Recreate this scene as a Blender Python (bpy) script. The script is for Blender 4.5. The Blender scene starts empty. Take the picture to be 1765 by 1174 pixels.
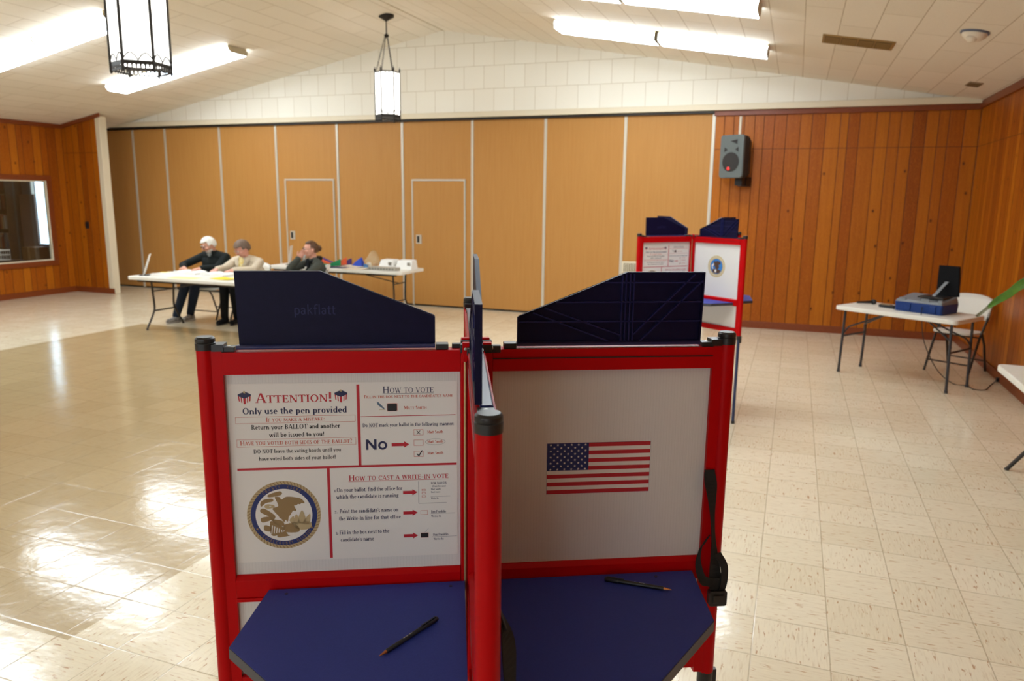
import bpy, bmesh, math, random
from math import sin, cos, pi, radians, sqrt, atan2
from mathutils import Vector, Matrix, Euler
random.seed(7)
S = bpy.context.scene
COL = S.collection

# ------------------------------------------------------------------ camera
H_CAM = 1.84
YAW, PITCH, ROLL, FPX = 0.355030558, 0.188189616, 0.0112053421, 1294.372
fw = Vector((-sin(YAW)*cos(PITCH), cos(YAW)*cos(PITCH), -sin(PITCH)))
rt0 = Vector((cos(YAW), sin(YAW), 0)); up0 = rt0.cross(fw)
rt = cos(ROLL)*rt0 + sin(ROLL)*up0; up = -sin(ROLL)*rt0 + cos(ROLL)*up0
cam_d = bpy.data.cameras.new('camera'); cam = bpy.data.objects.new('camera', cam_d); COL.objects.link(cam)
m = Matrix.Identity(4)
for i in range(3):
    m[i][0] = rt[i]; m[i][1] = up[i]; m[i][2] = -fw[i]
m[2][3] = H_CAM
cam.matrix_world = m
cam_d.sensor_width = 36; cam_d.lens = 36*FPX/1765
cam_d.clip_start = 0.05
cam_d.dof.use_dof = True; cam_d.dof.focus_distance = 1.62; cam_d.dof.aperture_fstop = 6.0
S.camera = cam
# ------------------------------------------------------------------ world, exposure
wd = bpy.data.worlds.new('world'); S.world = wd; wd.use_nodes = True
wd.node_tree.nodes['Background'].inputs[0].default_value = (0.62, 0.80, 1.0, 1)
wd.node_tree.nodes['Background'].inputs[1].default_value = 5.0
S.view_settings.view_transform = 'Standard'; S.view_settings.look = 'None'
S.view_settings.exposure = 0.0; S.view_settings.gamma = 1.0; S.view_settings.use_curve_mapping = False
S.cycles.max_bounces = 8; S.cycles.adaptive_threshold = .02
FLUO = 18.0       # diffusers of the ceiling lights
DAY_FILL = 4.8        # glowing panes added behind the camera as cool fill
LANT = 2.6       # lantern glass
# ------------------------------------------------------------------ materials
def lin(c): return c/12.92 if c <= .04045 else ((c+.055)/1.055)**2.4
def rgb(r, g, b): return (lin(r/255), lin(g/255), lin(b/255), 1)
MATS = {}
def mat(name, col, rough=.5, metal=0.0, spec=.5, emit=None, estr=0.0, trans=0.0, coat=0.0):
    if name in MATS: return MATS[name]
    M = bpy.data.materials.new(name); M.use_nodes = True
    b = M.node_tree.nodes['Principled BSDF']
    b.inputs['Base Color'].default_value = col
    b.inputs['Roughness'].default_value = rough; b.inputs['Metallic'].default_value = metal
    b.inputs['Specular IOR Level'].default_value = spec
    b.inputs['Coat Weight'].default_value = coat
    if emit: b.inputs['Emission Color'].default_value = emit; b.inputs['Emission Strength'].default_value = estr
    if trans: b.inputs['Transmission Weight'].default_value = trans
    # slight procedural roughness variation
    nt = M.node_tree; n = nt.nodes.new('ShaderNodeTexNoise'); n.inputs['Scale'].default_value = 9
    mr = nt.nodes.new('ShaderNodeMapRange'); mr.inputs[3].default_value = max(0, rough-.012); mr.inputs[4].default_value = min(1, rough+.012)
    tc = nt.nodes.new('ShaderNodeTexCoord'); nt.links.new(tc.outputs['Object'], n.inputs['Vector'])
    nt.links.new(n.outputs[0], mr.inputs[0]); nt.links.new(mr.outputs[0], b.inputs['Roughness'])
    MATS[name] = M
    return M
class NT:
    def __init__(s, name):
        s.M = bpy.data.materials.new(name); s.M.use_nodes = True; s.t = s.M.node_tree; s.b = s.t.nodes['Principled BSDF']
        MATS[name] = s.M
        s.tc = s.t.nodes.new('ShaderNodeTexCoord')
        sx = s.t.nodes.new('ShaderNodeSeparateXYZ'); s.t.links.new(s.tc.outputs['Object'], sx.inputs[0])
        s.x, s.y, s.z = sx.outputs[0], sx.outputs[1], sx.outputs[2]
    def put(s, sock, v):
        if hasattr(v, 'is_output'): s.t.links.new(v, sock)
        else: sock.default_value = v
    def ma(s, op, a, b=0.0, c=0.0):
        n = s.t.nodes.new('ShaderNodeMath'); n.operation = op
        s.put(n.inputs[0], a); s.put(n.inputs[1], b); s.put(n.inputs[2], c); return n.outputs[0]
    def xyz(s, a, b, c):
        n = s.t.nodes.new('ShaderNodeCombineXYZ'); s.put(n.inputs[0], a); s.put(n.inputs[1], b); s.put(n.inputs[2], c); return n.outputs[0]
    def noise(s, v, scale=1.0, detail=2.0, rough=.5):
        n = s.t.nodes.new('ShaderNodeTexNoise'); s.put(n.inputs['Vector'], v); n.inputs['Scale'].default_value = scale
        n.inputs['Detail'].default_value = detail; n.inputs['Roughness'].default_value = rough; return n.outputs[0]
    def mix(s, f, a, b, mode='MIX'):
        n = s.t.nodes.new('ShaderNodeMix'); n.data_type = 'RGBA'; n.blend_type = mode
        s.put(n.inputs[0], f); s.put(n.inputs[6], a); s.put(n.inputs[7], b); return n.outputs[2]
    def step(s, v, a, b):
        n = s.t.nodes.new('ShaderNodeMapRange'); s.put(n.inputs[0], v); n.inputs[1].default_value = a; n.inputs[2].default_value = b
        return n.outputs[0]
    def white(s, v):
        n = s.t.nodes.new('ShaderNodeTexWhiteNoise'); n.noise_dimensions = '3D'; s.put(n.inputs['Vector'], v); return n.outputs[0]
    def bump(s, h, strength=.2, dist=.01):
        n = s.t.nodes.new('ShaderNodeBump'); n.inputs['Strength'].default_value = strength; n.inputs['Distance'].default_value = dist
        s.put(n.inputs['Height'], h); s.t.links.new(n.outputs[0], s.b.inputs['Normal'])
    def out(s, col, rough=.5, spec=.5):
        s.put(s.b.inputs['Base Color'], col); s.put(s.b.inputs['Roughness'], rough); s.b.inputs['Specular IOR Level'].default_value = spec
        return s.M
def panel_mat(name, axis):
    n = NT(name); a = n.x if axis == 'x' else n.y
    w = n.ma('MULTIPLY', a, 6.6)
    def vor(feat, out):
        v = n.t.nodes.new('ShaderNodeTexVoronoi'); v.voronoi_dimensions = '1D'; v.feature = feat
        v.inputs['Scale'].default_value = 1.0; v.inputs['Randomness'].default_value = .75; n.put(v.inputs['W'], w); return v.outputs[out]
    edge = vor('DISTANCE_TO_EDGE', 'Distance'); sp = n.t.nodes.new('ShaderNodeSeparateColor'); n.t.links.new(vor('F1', 'Color'), sp.inputs[0])
    rnd = sp.outputs[0]
    col = n.mix(rnd, rgb(160, 82, 10), rgb(186, 108, 18))
    col = n.mix(n.step(sp.outputs[1], .78, .80), col, rgb(148, 74, 10))
    g = n.noise(n.xyz(n.ma('ADD', n.ma('MULTIPLY', a, 38), n.ma('MULTIPLY', rnd, 50)), n.ma('MULTIPLY', n.z, 1.6), rnd), 1.0, 4, .6)
    col = n.mix(n.step(g, .25, .75), col, n.mix(1.0, col, (.78, .70, .58, 1), 'MULTIPLY'))
    sw = n.noise(n.xyz(n.ma('MULTIPLY', a, 9), n.ma('MULTIPLY', n.z, 2.2), rnd), 1.6, 3, .7)
    col = n.mix(n.ma('MULTIPLY', n.step(n.ma('FRACT', n.ma('MULTIPLY', sw, 9)), .72, .96), .30), col, rgb(204, 122, 26))
    kn = n.t.nodes.new('ShaderNodeTexVoronoi'); kn.voronoi_dimensions = '2D'; kn.inputs['Scale'].default_value = 1.9
    n.put(kn.inputs['Vector'], n.xyz(n.ma('MULTIPLY', a, 1.5), n.z, 0))
    kd = n.ma('ADD', kn.outputs['Distance'], n.ma('MULTIPLY', n.noise(n.xyz(a, n.z, 0), 30), .02))
    ks = n.t.nodes.new('ShaderNodeSeparateColor'); n.t.links.new(kn.outputs['Color'], ks.inputs[0])
    col = n.mix(n.ma('MULTIPLY', n.step(kd, .07, .02), n.ma('GREATER_THAN', ks.outputs[0], .55)), col, rgb(72, 30, 6))
    col = n.mix(n.step(edge, .045, .015), col, rgb(92, 44, 12))
    if name != 'panelling_left':
        col = n.mix(n.step(n.ma('ABSOLUTE', n.ma('SUBTRACT', n.z, 2.55)), .006, .003), col, rgb(104, 52, 14))
    n.bump(n.ma('ADD', n.step(edge, .0, .05), n.ma('MULTIPLY', g, .12)), .5, .004)
    return n.out(col, n.ma('ADD', .30, n.ma('MULTIPLY', g, .2)), .22)
def floor_mat():
    n = NT('vinyl_tiles'); T = .305
    fx = n.ma('DIVIDE', n.ma('ADD', n.x, .038+30*T), T); fy = n.ma('DIVIDE', n.ma('ADD', n.y, -3.28+30*T), T)
    ix, iy = n.ma('FLOOR', fx), n.ma('FLOOR', fy)
    def ed(f): q = n.ma('FRACT', f); return n.ma('MINIMUM', q, n.ma('SUBTRACT', 1.0, q))
    e = n.ma('MINIMUM', ed(fx), ed(fy))
    chk = n.ma('FLOORED_MODULO', n.ma('ADD', ix, iy), 2.0)
    tr = n.white(n.xyz(ix, iy, 0))
    off = n.ma('MULTIPLY', tr, 40)
    def streak(sx, sy, thr, w):
        q = n.noise(n.xyz(n.ma('ADD', n.ma('MULTIPLY', n.x, sx), off), n.ma('ADD', n.ma('MULTIPLY', n.y, sy), off), 0), 1.0, 2.5, .55)
        return n.step(q, thr, thr+w)
    big = n.mix(chk, streak(16, 80, .625, .05), streak(80, 16, .625, .05))
    thin = n.mix(chk, streak(10, 120, .54, .12), streak(120, 10, .54, .12))
    pale = n.mix(chk, streak(9, 110, .56, .14), streak(110, 9, .56, .14))
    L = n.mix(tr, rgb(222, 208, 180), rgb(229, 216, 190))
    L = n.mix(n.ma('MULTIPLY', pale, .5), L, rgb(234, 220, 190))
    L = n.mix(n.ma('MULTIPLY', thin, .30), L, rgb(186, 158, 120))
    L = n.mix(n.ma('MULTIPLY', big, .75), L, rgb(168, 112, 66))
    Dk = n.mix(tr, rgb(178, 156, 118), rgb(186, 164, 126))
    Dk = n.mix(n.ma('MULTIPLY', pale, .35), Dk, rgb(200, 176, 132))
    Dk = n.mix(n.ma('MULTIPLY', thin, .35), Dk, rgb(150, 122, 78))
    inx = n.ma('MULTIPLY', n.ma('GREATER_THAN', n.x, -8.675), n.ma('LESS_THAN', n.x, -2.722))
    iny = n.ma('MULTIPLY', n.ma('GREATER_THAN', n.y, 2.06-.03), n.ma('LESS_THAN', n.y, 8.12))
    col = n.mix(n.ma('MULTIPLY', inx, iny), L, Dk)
    col = n.mix(n.ma('MULTIPLY', n.step(e, .011, .004), .55), col, rgb(134, 112, 78))
    wav = n.noise(n.xyz(n.ma('MULTIPLY', n.x, 5.0), n.ma('MULTIPLY', n.y, 5.0), 0), 1.0, 4, .6)
    scuff = n.noise(n.xyz(n.ma('MULTIPLY', n.ma('ADD', n.x, n.y), 3), n.ma('MULTIPLY', n.ma('SUBTRACT', n.x, n.y), 26), 0), 1.0, 3, .6)
    n.bump(n.ma('ADD', wav, n.ma('MULTIPLY', n.step(e, .0, .012), .10)), .35, .007)
    rough = n.ma('ADD', .13, n.ma('MULTIPLY', n.step(scuff, .55, .8), .16))
    return n.out(col, rough, .5)
def tile_mat(name, axa, axb, w, h, c1, c2, joint, off=.5, speck=.25, a0=0, b0=0, jw=.006):
    n = NT(name); g = {'x': n.x, 'y': n.y, 'z': n.z}
    b = n.t.nodes.new('ShaderNodeTexBrick')
    n.put(b.inputs['Vector'], n.xyz(n.ma('ADD', g[axa], a0), n.ma('ADD', g[axb], b0), 0))
    b.offset = off; b.inputs['Scale'].default_value = 1.0; b.inputs['Mortar Size'].default_value = jw
    b.inputs['Brick Width'].default_value = w; b.inputs['Row Height'].default_value = h
    b.inputs['Mortar Smooth'].default_value = .3
    b.inputs['Color1'].default_value = c1; b.inputs['Color2'].default_value = c2; b.inputs['Mortar'].default_value = joint
    sp = n.noise(n.xyz(n.x, n.y, n.z), 130, 2, .6); pit = n.step(sp, .60, .68)
    col = n.mix(n.ma('MULTIPLY', pit, speck), b.outputs[0], joint)
    n.bump(n.ma('SUBTRACT', n.ma('MULTIPLY', sp, -.25), b.outputs['Fac']), .25, .004)
    return n.out(col, .75, .25)
def cloth_wall():
    n = NT('partition_vinyl')
    g = n.noise(n.xyz(n.ma('MULTIPLY', n.x, 26), 0, n.ma('MULTIPLY', n.z, 1.4)), 1.0, 4, .65)
    pn = n.white(n.xyz(n.ma('FLOOR', n.ma('DIVIDE', n.ma('ADD', n.x, 1.2), 1.267)), 0, 3))
    w = n.noise(n.xyz(n.ma('MULTIPLY', n.x, 120), 0, n.ma('MULTIPLY', n.z, 220)), 1.0, 1, .5)
    col = n.mix(g, rgb(173, 119, 56), rgb(193, 142, 77))
    col = n.mix(n.ma('MULTIPLY', pn, .25), col, rgb(182, 124, 62))
    col = n.mix(n.ma('MULTIPLY', n.step(w, .5, .7), .15), col, rgb(156, 98, 38))
    n.bump(w, .15, .002)
    return n.out(col, .55, .3)
def corrugated():
    n = NT('white_fluted_plastic'); n.bump(n.ma('SINE', n.ma('MULTIPLY', n.ma('ADD', n.x, n.ma('MULTIPLY', n.y, .35)), 1500)), .10, .001)
    s = n.ma('SINE', n.ma('MULTIPLY', n.ma('ADD', n.x, n.ma('MULTIPLY', n.y, .35)), 900))
    return n.out(n.mix(n.step(s, .2, 1), (.72, .70, .67, 1), (.69, .67, .64, 1)), .45, .4)
def vary(name, c1, c2, scale, rough, spec=.4, bump=0.0, sx=1, sy=1, sz=1):
    n = NT(name); q = n.noise(n.xyz(n.ma('MULTIPLY', n.x, sx), n.ma('MULTIPLY', n.y, sy), n.ma('MULTIPLY', n.z, sz)), scale, 3, .6)
    if bump: n.bump(q, bump, .004)
    return n.out(n.mix(n.step(q, .3, .7), c1, c2), rough, spec)
def glass_mat():
    M = bpy.data.materials.new('window_glass'); M.use_nodes = True; t = M.node_tree
    for x in list(t.nodes): t.nodes.remove(x)
    o = t.nodes.new('ShaderNodeOutputMaterial'); mx = t.nodes.new('ShaderNodeMixShader'); tr = t.nodes.new('ShaderNodeBsdfTransparent')
    gl = t.nodes.new('ShaderNodeBsdfGlossy'); gl.inputs['Roughness'].default_value = .02; mx.inputs[0].default_value = .05
    tr.inputs[0].default_value = (.93, .95, .95, 1)
    t.links.new(tr.outputs[0], mx.inputs[1]); t.links.new(gl.outputs[0], mx.inputs[2]); t.links.new(mx.outputs[0], o.inputs[0])
    MATS['window_glass'] = M; return M
def film_mat():
    M = bpy.data.materials.new('clear_bag_film'); M.use_nodes = True; t = M.node_tree; b = t.nodes['Principled BSDF']
    b.inputs['Base Color'].default_value = rgb(214, 190, 150); b.inputs['Roughness'].default_value = .25
    o = t.nodes['Material Output']; tr = t.nodes.new('ShaderNodeBsdfTransparent'); mx = t.nodes.new('ShaderNodeMixShader'); mx.inputs[0].default_value = .38
    t.links.new(tr.outputs[0], mx.inputs[1]); t.links.new(b.outputs[0], mx.inputs[2]); t.links.new(mx.outputs[0], o.inputs[0])
    return M
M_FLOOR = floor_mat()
M_PX = panel_mat('panelling_back', 'x'); M_PY = panel_mat('panelling_side', 'y'); M_PL = panel_mat('panelling_left', 'y')
M_CEIL = tile_mat('ceiling_tiles', 'y', 'x', 1.22, .305, rgb(242, 234, 220), rgb(236, 228, 213), rgb(186, 170, 144), .5, .34, 0, -.25+9.15, .004)
M_GABLE = tile_mat('gable_tiles', 'x', 'z', .34, .3445, rgb(242, 238, 226), rgb(238, 233, 220), rgb(204, 194, 172), .5, .06, 40.1, -3.167, .004)
M_PART = cloth_wall(); M_FLUTE = corrugated(); M_GLASS = glass_mat()
M_TRIMD = vary('dark_trim_wood', rgb(112, 48, 14), rgb(134, 64, 22), 30, .4, .4, 0, 1, 1, 6)
M_CREAM = mat('cream_paint', rgb(222, 210, 184), .5); M_ALU = mat('seam_aluminium', rgb(200, 192, 176), .4, .25)
M_RED = mat('red_frame', (.50, .0012, .003, 1), .40, 0, .12)
M_BLACK = mat('black_plastic', (.012, .012, .013, 1), .38); M_STEEL = mat('steel', (.55, .54, .50, 1), .3, 1.0)
M_NAVY = vary('navy_plastic', (.005, .0042, .026, 1), (.0065, .0055, .032, 1), 60, .45, .14, .05)
M_NAVY_HI = mat('navy_highlight', (.014, .016, .085, 1), .34, 0, .25)  # lighter navy: highlights on wing ribs and logo put into the colour
M_FLANGE = mat('navy_glossy_flange', (.014, .020, .11, 1), .30, 0, .6)
M_SHELF = vary('blue_shelf_laminate', (.032, .050, .30, 1), (.037, .057, .34, 1), 220, .5, .25, .06)
M_EDGE = mat('shelf_edge_band', (.06, .06, .075, 1), .5); M_LEGB = mat('blue_leg', (.012, .028, .10, 1), .35)
M_PAPER = mat('poster_paper', (.80, .765, .72, 1), .4, 0, .3); M_PRED = mat('print_red', (.50, .012, .025, 1), .5); M_PORANGE = mat('print_vermilion', (.55, .10, .05, 1), .5)
M_PNAVY = mat('print_navy', (.014, .017, .075, 1), .5); M_PBLK = mat('print_black', (.012, .012, .014, 1), .5)
M_PBROWN = mat('print_brown', (.30, .19, .075, 1), .5); M_PTAN = mat('print_tan', (.50, .38, .20, 1), .5); M_PDB = mat('print_blue', (.012, .025, .14, 1), .5)
M_PSLATE = mat('print_slate', (.10, .16, .23, 1), .5); M_WHITE = mat('white_paint', (.78, .77, .73, 1), .4)
M_TABLE = vary('white_table_plastic', rgb(224, 220, 208), rgb(230, 226, 215), 25, .42, .45, .03); M_LEGG = mat('grey_leg_metal', (.055, .055, .062, 1), .35, .6)
M_LEGBR = mat('brown_leg_metal', (.035, .028, .022, 1), .4, .4)
M_CHAIR = mat('white_chair_plastic', rgb(226, 222, 212), .45)
def em(name, col, s): return mat(name, (.8, .8, .8, 1), .4, emit=col, estr=s)
M_FLUO = em('lit_diffuser', (.87, .985, 1.07, 1), FLUO); M_LANT = em('lit_lantern_glass', (1, .97, .91, 1), LANT)
M_HOUS = mat('fixture_enamel', rgb(190, 176, 146), .5); M_IRON = mat('black_iron', (.022, .018, .014, 1), .5, .5)

# ------------------------------------------------------------------ object helpers
def tag(o, label=None, cat=None, group=None, kind=None):
    if label: o['label'] = label
    if cat: o['category'] = cat
    if group: o['group'] = group
    if kind: o['kind'] = kind
    return o
def thing(name, label, cat, loc=(0, 0, 0), rz=0.0, group=None, rot=None):
    o = bpy.data.objects.new(name, None); o.empty_display_size = .1; COL.objects.link(o)
    o.location = loc; o.rotation_euler = rot or (0, 0, rz)
    return tag(o, label, cat, group)
def V(*a): return Vector(a)
def basis(d):
    d = d.normalized(); a = V(0, 0, 1) if abs(d.z) < .9 else V(1, 0, 0)
    u = a.cross(d).normalized(); return u, d.cross(u)
class MB:
    def __init__(s): s.v = []; s.f = []; s.m = []; s.mi = 0; s.X = None
    def p(s, q):
        q = Vector(q); s.v.append(s.X(q) if s.X else q); return len(s.v)-1
    def face(s, ids): s.f.append(tuple(ids)); s.m.append(s.mi)
    def poly(s, pts): s.face([s.p(q) for q in pts])
    def hexa(s, c):   # 8 corners bottom ring, top ring
        i = [s.p(q) for q in c]
        for f in ((3, 2, 1, 0), (4, 5, 6, 7), (0, 1, 5, 4), (1, 2, 6, 5), (2, 3, 7, 6), (3, 0, 4, 7)): s.face([i[k] for k in f])
    def box(s, a, b):
        x0, y0, z0 = a; x1, y1, z1 = b
        if x0 > x1: x0, x1 = x1, x0
        if y0 > y1: y0, y1 = y1, y0
        if z0 > z1: z0, z1 = z1, z0
        s.hexa([(x0, y0, z0), (x1, y0, z0), (x1, y1, z0), (x0, y1, z0), (x0, y0, z1), (x1, y0, z1), (x1, y1, z1), (x0, y1, z1)])
    def cbox(s, c, d, ax=None):
        c = Vector(c); ax = ax or (V(1, 0, 0), V(0, 1, 0), V(0, 0, 1)); h = [Vector(ax[k])*d[k]/2 for k in range(3)]
        s.hexa([c-h[0]-h[1]-h[2], c+h[0]-h[1]-h[2], c+h[0]+h[1]-h[2], c-h[0]+h[1]-h[2], c-h[0]-h[1]+h[2], c+h[0]-h[1]+h[2], c+h[0]+h[1]+h[2], c-h[0]+h[1]+h[2]])
    def prism(s, A, B):   # two matching rings
        n = len(A); a = [s.p(q) for q in A]; b = [s.p(q) for q in B]
        s.face(a[::-1]); s.face(b)
        for i in range(n): j = (i+1) % n; s.face((a[i], a[j], b[j], b[i]))
    def slab(s, pts2, z0, z1): s.prism([(x, y, z0) for x, y in pts2], [(x, y, z1) for x, y in pts2])
    def tube(s, path, r, n=8, cap=True):
        path = [Vector(q) for q in path]; rings = []; u = None
        for i, q in enumerate(path):
            d = (path[min(i+1, len(path)-1)]-path[max(i-1, 0)])
            if d.length < 1e-9: d = V(0, 0, 1)
            d.normalize()
            if u is None: u, w = basis(d)
            else:
                u = (u-d*u.dot(d))
                u = u.normalized() if u.length > 1e-6 else basis(d)[0]
                w = d.cross(u)
            rr = r[i] if isinstance(r, (list, tuple)) else r
            rings.append([s.p(q+(u*cos(2*pi*k/n)+w*sin(2*pi*k/n))*rr) for k in range(n)])
        for A, B in zip(rings, rings[1:]):
            for k in range(n): j = (k+1) % n; s.face((A[k], A[j], B[j], B[k]))
        if cap: s.face(rings[0][::-1]); s.face(rings[-1])
    def ribbon(s, path, wid, side):
        side = Vector(side); pr = None
        for q in path:
            q = Vector(q); c = (s.p(q-side*wid/2), s.p(q+side*wid/2))
            if pr: s.face((pr[0], pr[1], c[1], c[0]))
            pr = c
    def lathe(s, prof, n=20, c=(0, 0, 0), ax=None):
        c = Vector(c); ax = Vector(ax or (0, 0, 1)).normalized(); u, w = basis(ax); R = []
        for r, z in prof:
            if r < 1e-6: R.append([s.p(c+ax*z)])
            else: R.append([s.p(c+ax*z+(u*cos(2*pi*k/n)+w*sin(2*pi*k/n))*r) for k in range(n)])
        for A, B in zip(R, R[1:]):
            for k in range(n):
                j = (k+1) % n
                if len(A) == 1 and len(B) == 1: continue
                if len(A) == 1: s.face((A[0], B[j], B[k]))
                elif len(B) == 1: s.face((A[k], A[j], B[0]))
                else: s.face((A[k], A[j], B[j], B[k]))
        if len(R[0]) > 1: s.face(R[0][::-1])
        if len(R[-1]) > 1: s.face(R[-1])
    def ell(s, c, r, ax=None, nu=14, nv=10, keep=None):
        c = Vector(c); ax = ax or (V(1, 0, 0), V(0, 1, 0), V(0, 0, 1)); ids = {}
        def g(i, j):
            i %= nu
            if j in (0, nv): i = 0
            if (i, j) not in ids:
                t, f = 2*pi*i/nu, pi*j/nv; l = (sin(f)*cos(t), sin(f)*sin(t), cos(f))
                ids[i, j] = s.p(c+Vector(ax[0])*l[0]*r[0]+Vector(ax[1])*l[1]*r[1]+Vector(ax[2])*l[2]*r[2])
            return ids[i, j]
        for j in range(nv):
            for i in range(nu):
                t, f = 2*pi*(i+.5)/nu, pi*(j+.5)/nv; l = (sin(f)*cos(t), sin(f)*sin(t), cos(f))
                if keep and not keep(*l): continue
                q = [g(i, j), g(i, j+1), g(i+1, j+1), g(i+1, j)]; q2 = []
                for k in q:
                    if k not in q2: q2.append(k)
                if len(q2) > 2: s.face(q2)
    def cap(s, a, ra, b, rb, n=12):
        a, b = Vector(a), Vector(b); s.ell(a, (ra,)*3, None, n, 8); s.ell(b, (rb,)*3, None, n, 8); s.tube([a, b], [ra, rb], n)
    def build(s, name, mats, parent=None, smooth=False, bevel=0.0, world=False, solid=0.0, sub=0, angle=35):
        me = bpy.data.meshes.new(name)
        vs = s.v
        if world and parent:
            r = parent
            while r.parent: r = r.parent
            inv = (Matrix.Translation(r.location) @ Euler(r.rotation_euler).to_matrix().to_4x4()).inverted(); vs = [inv @ q for q in vs]
        me.from_pydata([tuple(q) for q in vs], [], s.f); me.validate(); me.update()
        if not isinstance(mats, (list, tuple)): mats = [mats]
        for k in mats: me.materials.append(k)
        if len(mats) > 1 and len(me.polygons) == len(s.m): me.polygons.foreach_set('material_index', s.m)
        o = bpy.data.objects.new(name, me); COL.objects.link(o); o.parent = parent
        if not s.X or True:
            bm = bmesh.new(); bm.from_mesh(me); bmesh.ops.recalc_face_normals(bm, faces=bm.faces[:]) if solid == 0 else None; bm.to_mesh(me); bm.free()
        if smooth:
            me.polygons.foreach_set('use_smooth', [True]*len(me.polygons)); 
            if angle < 180: me.set_sharp_from_angle(angle=radians(angle))
        if bevel:
            b = o.modifiers.new('bevel', 'BEVEL'); b.width = bevel; b.segments = 2; b.limit_method = 'ANGLE'; b.angle_limit = radians(40)
        if solid:
            q = o.modifiers.new('solid', 'SOLIDIFY'); q.thickness = solid; q.offset = 0
        if sub:
            q = o.modifiers.new('sub', 'SUBSURF'); q.levels = sub; q.render_levels = sub
        return o
def struct(name, mb, mats, **k): return tag(mb.build(name, mats, **k), kind='structure')
def rrect(x0, y0, x1, y1, r, n=4):
    out = []
    for cx, cy, a in ((x1-r, y0+r, -90), (x1-r, y1-r, 0), (x0+r, y1-r, 90), (x0+r, y0+r, 180)):
        for k in range(n+1): t = radians(a+90*k/n); out.append((cx+r*cos(t), cy+r*sin(t)))
    return out
def copy_tree(o, parent=None):
    c = o.copy(); COL.objects.link(c); c.parent = parent
    for ch in o.children: copy_tree(ch, c)
    return c
def bez(pts, n=8):   # catmull-rom
    P = [Vector(q) for q in pts]; P = [P[0]*2-P[1]]+P+[P[-1]*2-P[-2]]; out = []
    for i in range(1, len(P)-2):
        for k in range(n):
            t = k/n; a, b, c, d = P[i-1:i+3]
            out.append(.5*((2*b)+(c-a)*t+(2*a-5*b+4*c-d)*t*t+(3*b-a-3*c+d)*t**3))
    return out+[P[-2]]
# ================================================================== SETTING
XL, XR, YB, YF = -12.687, 2.127, 11.418, -4.5     # left wall, right wall, back wall, wall behind camera
RX, RZ = -5.434, 4.421; SL, SR = .1884, .1733
def zc(x): return RZ-(RX-x)*SL if x < RX else RZ-(x-RX)*SR
STUBY = 10.42; STUBX = -11.85; PX0, PX1, PH = -12.995, -1.192, 3.065
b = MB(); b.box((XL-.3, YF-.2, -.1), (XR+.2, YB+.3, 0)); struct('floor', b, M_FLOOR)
b = MB()
for (xa, xb) in ((XL-.4, RX), (RX, XR+.2)):
    b.prism([(xa, YF-.2, zc(xa)), (xb, YF-.2, zc(xb)), (xb, YF-.2, zc(xb)+.12), (xa, YF-.2, zc(xa)+.12)],
            [(xa, YB+.3, zc(xa)), (xb, YB+.3, zc(xb)), (xb, YB+.3, zc(xb)+.12), (xa, YB+.3, zc(xa)+.12)])
struct('ceiling', b, M_CEIL)
b = MB(); b.tube([(RX, YF, RZ-.003), (RX, YB, RZ-.003)], .008, 6); struct('trim_1', b, M_HOUS)
# gable (upper back wall), slightly forward of the header
b = MB(); zt = PH+.02
b.prism([(PX0-.1, YB-.03, zt), (XR+.05, YB-.03, zt), (XR+.05, YB-.03, zc(XR)), (RX, YB-.03, RZ+.03), (PX0-.1, YB-.03, zc(PX0-.1)+.05)],
        [(PX0-.1, YB+.2, zt), (XR+.05, YB+.2, zt), (XR+.05, YB+.2, zc(XR)), (RX, YB+.2, RZ+.03), (PX0-.1, YB+.2, zc(PX0-.1)+.05)])
struct('wall_gable', b, M_GABLE)
# panelled part of the back wall, right of the folding partition
b = MB(); b.box((PX1+.02, YB, 0), (XR+.1, YB+.2, PH+.05)); struct('wall_back', b, M_PX)
b = MB(); b.box((XR, YF, 0), (XR+.15, YB+.2, zc(XR)+.02)); struct('wall_right', b, M_PY)
WX = ((-7.8, -5.8), (-4.4, -2.4), (-1.0, 1.0)); WZA, WZB = .85, 2.55     # unseen windows added behind the camera to light the booth faces
b = MB(); b.box((XL-.2, YF-.15, 0), (XR+.2, YF, WZA)); b.box((XL-.2, YF-.15, WZB), (XR+.2, YF, RZ+.05))
xs_ = [XL-.2]+[q for w_ in WX for q in w_]+[XR+.2]
for i in range(0, len(xs_), 2): b.box((xs_[i], YF-.15, WZA), (xs_[i+1], YF, WZB))
struct('wall_front', b, M_CREAM)
M_FILL = em('glowing_fill_pane', (.82, .91, 1, 1), DAY_FILL)  # panes glow by themselves, standing in for daylight from outside
for i, (x0, x1) in enumerate(WX):
    b = MB(); xm = (x0+x1)/2
    for q in ((x0, x0+.05), (x1-.05, x1), (xm-.03, xm+.03)): b.box((q[0], YF-.10, WZA), (q[1], YF+.01, WZB))
    b.box((x0, YF-.10, WZA), (x1, YF+.01, WZA+.05)); b.box((x0, YF-.10, WZB-.05), (x1, YF+.01, WZB)); w_ = struct('window_%d' % (i+3), b, M_WHITE)
    b = MB(); b.box((x0+.05, YF-.07, WZA+.05), (xm-.03, YF-.06, WZB-.05)); b.build('window_pane', M_FILL, w_); b = MB(); b.box((xm+.03, YF-.07, WZA+.05), (x1-.05, YF-.06, WZB-.05)); b.build('window_pane', M_FILL, w_)
WY0, WY1, WZ0, WZ1 = 7.55, 10.0, .62, 2.045       # library window opening in the left wall
b = MB()
b.box((XL-.05, YF, 0), (XL, WY0, 3.1)); b.box((XL-.05, WY1, 0), (XL, STUBY+.1, 3.1)); b.box((XL-.05, WY0, 0), (XL, WY1, WZ0)); b.box((XL-.05, WY0, WZ1), (XL, WY1, 3.1))
struct('wall_left', b, M_PL)
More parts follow.
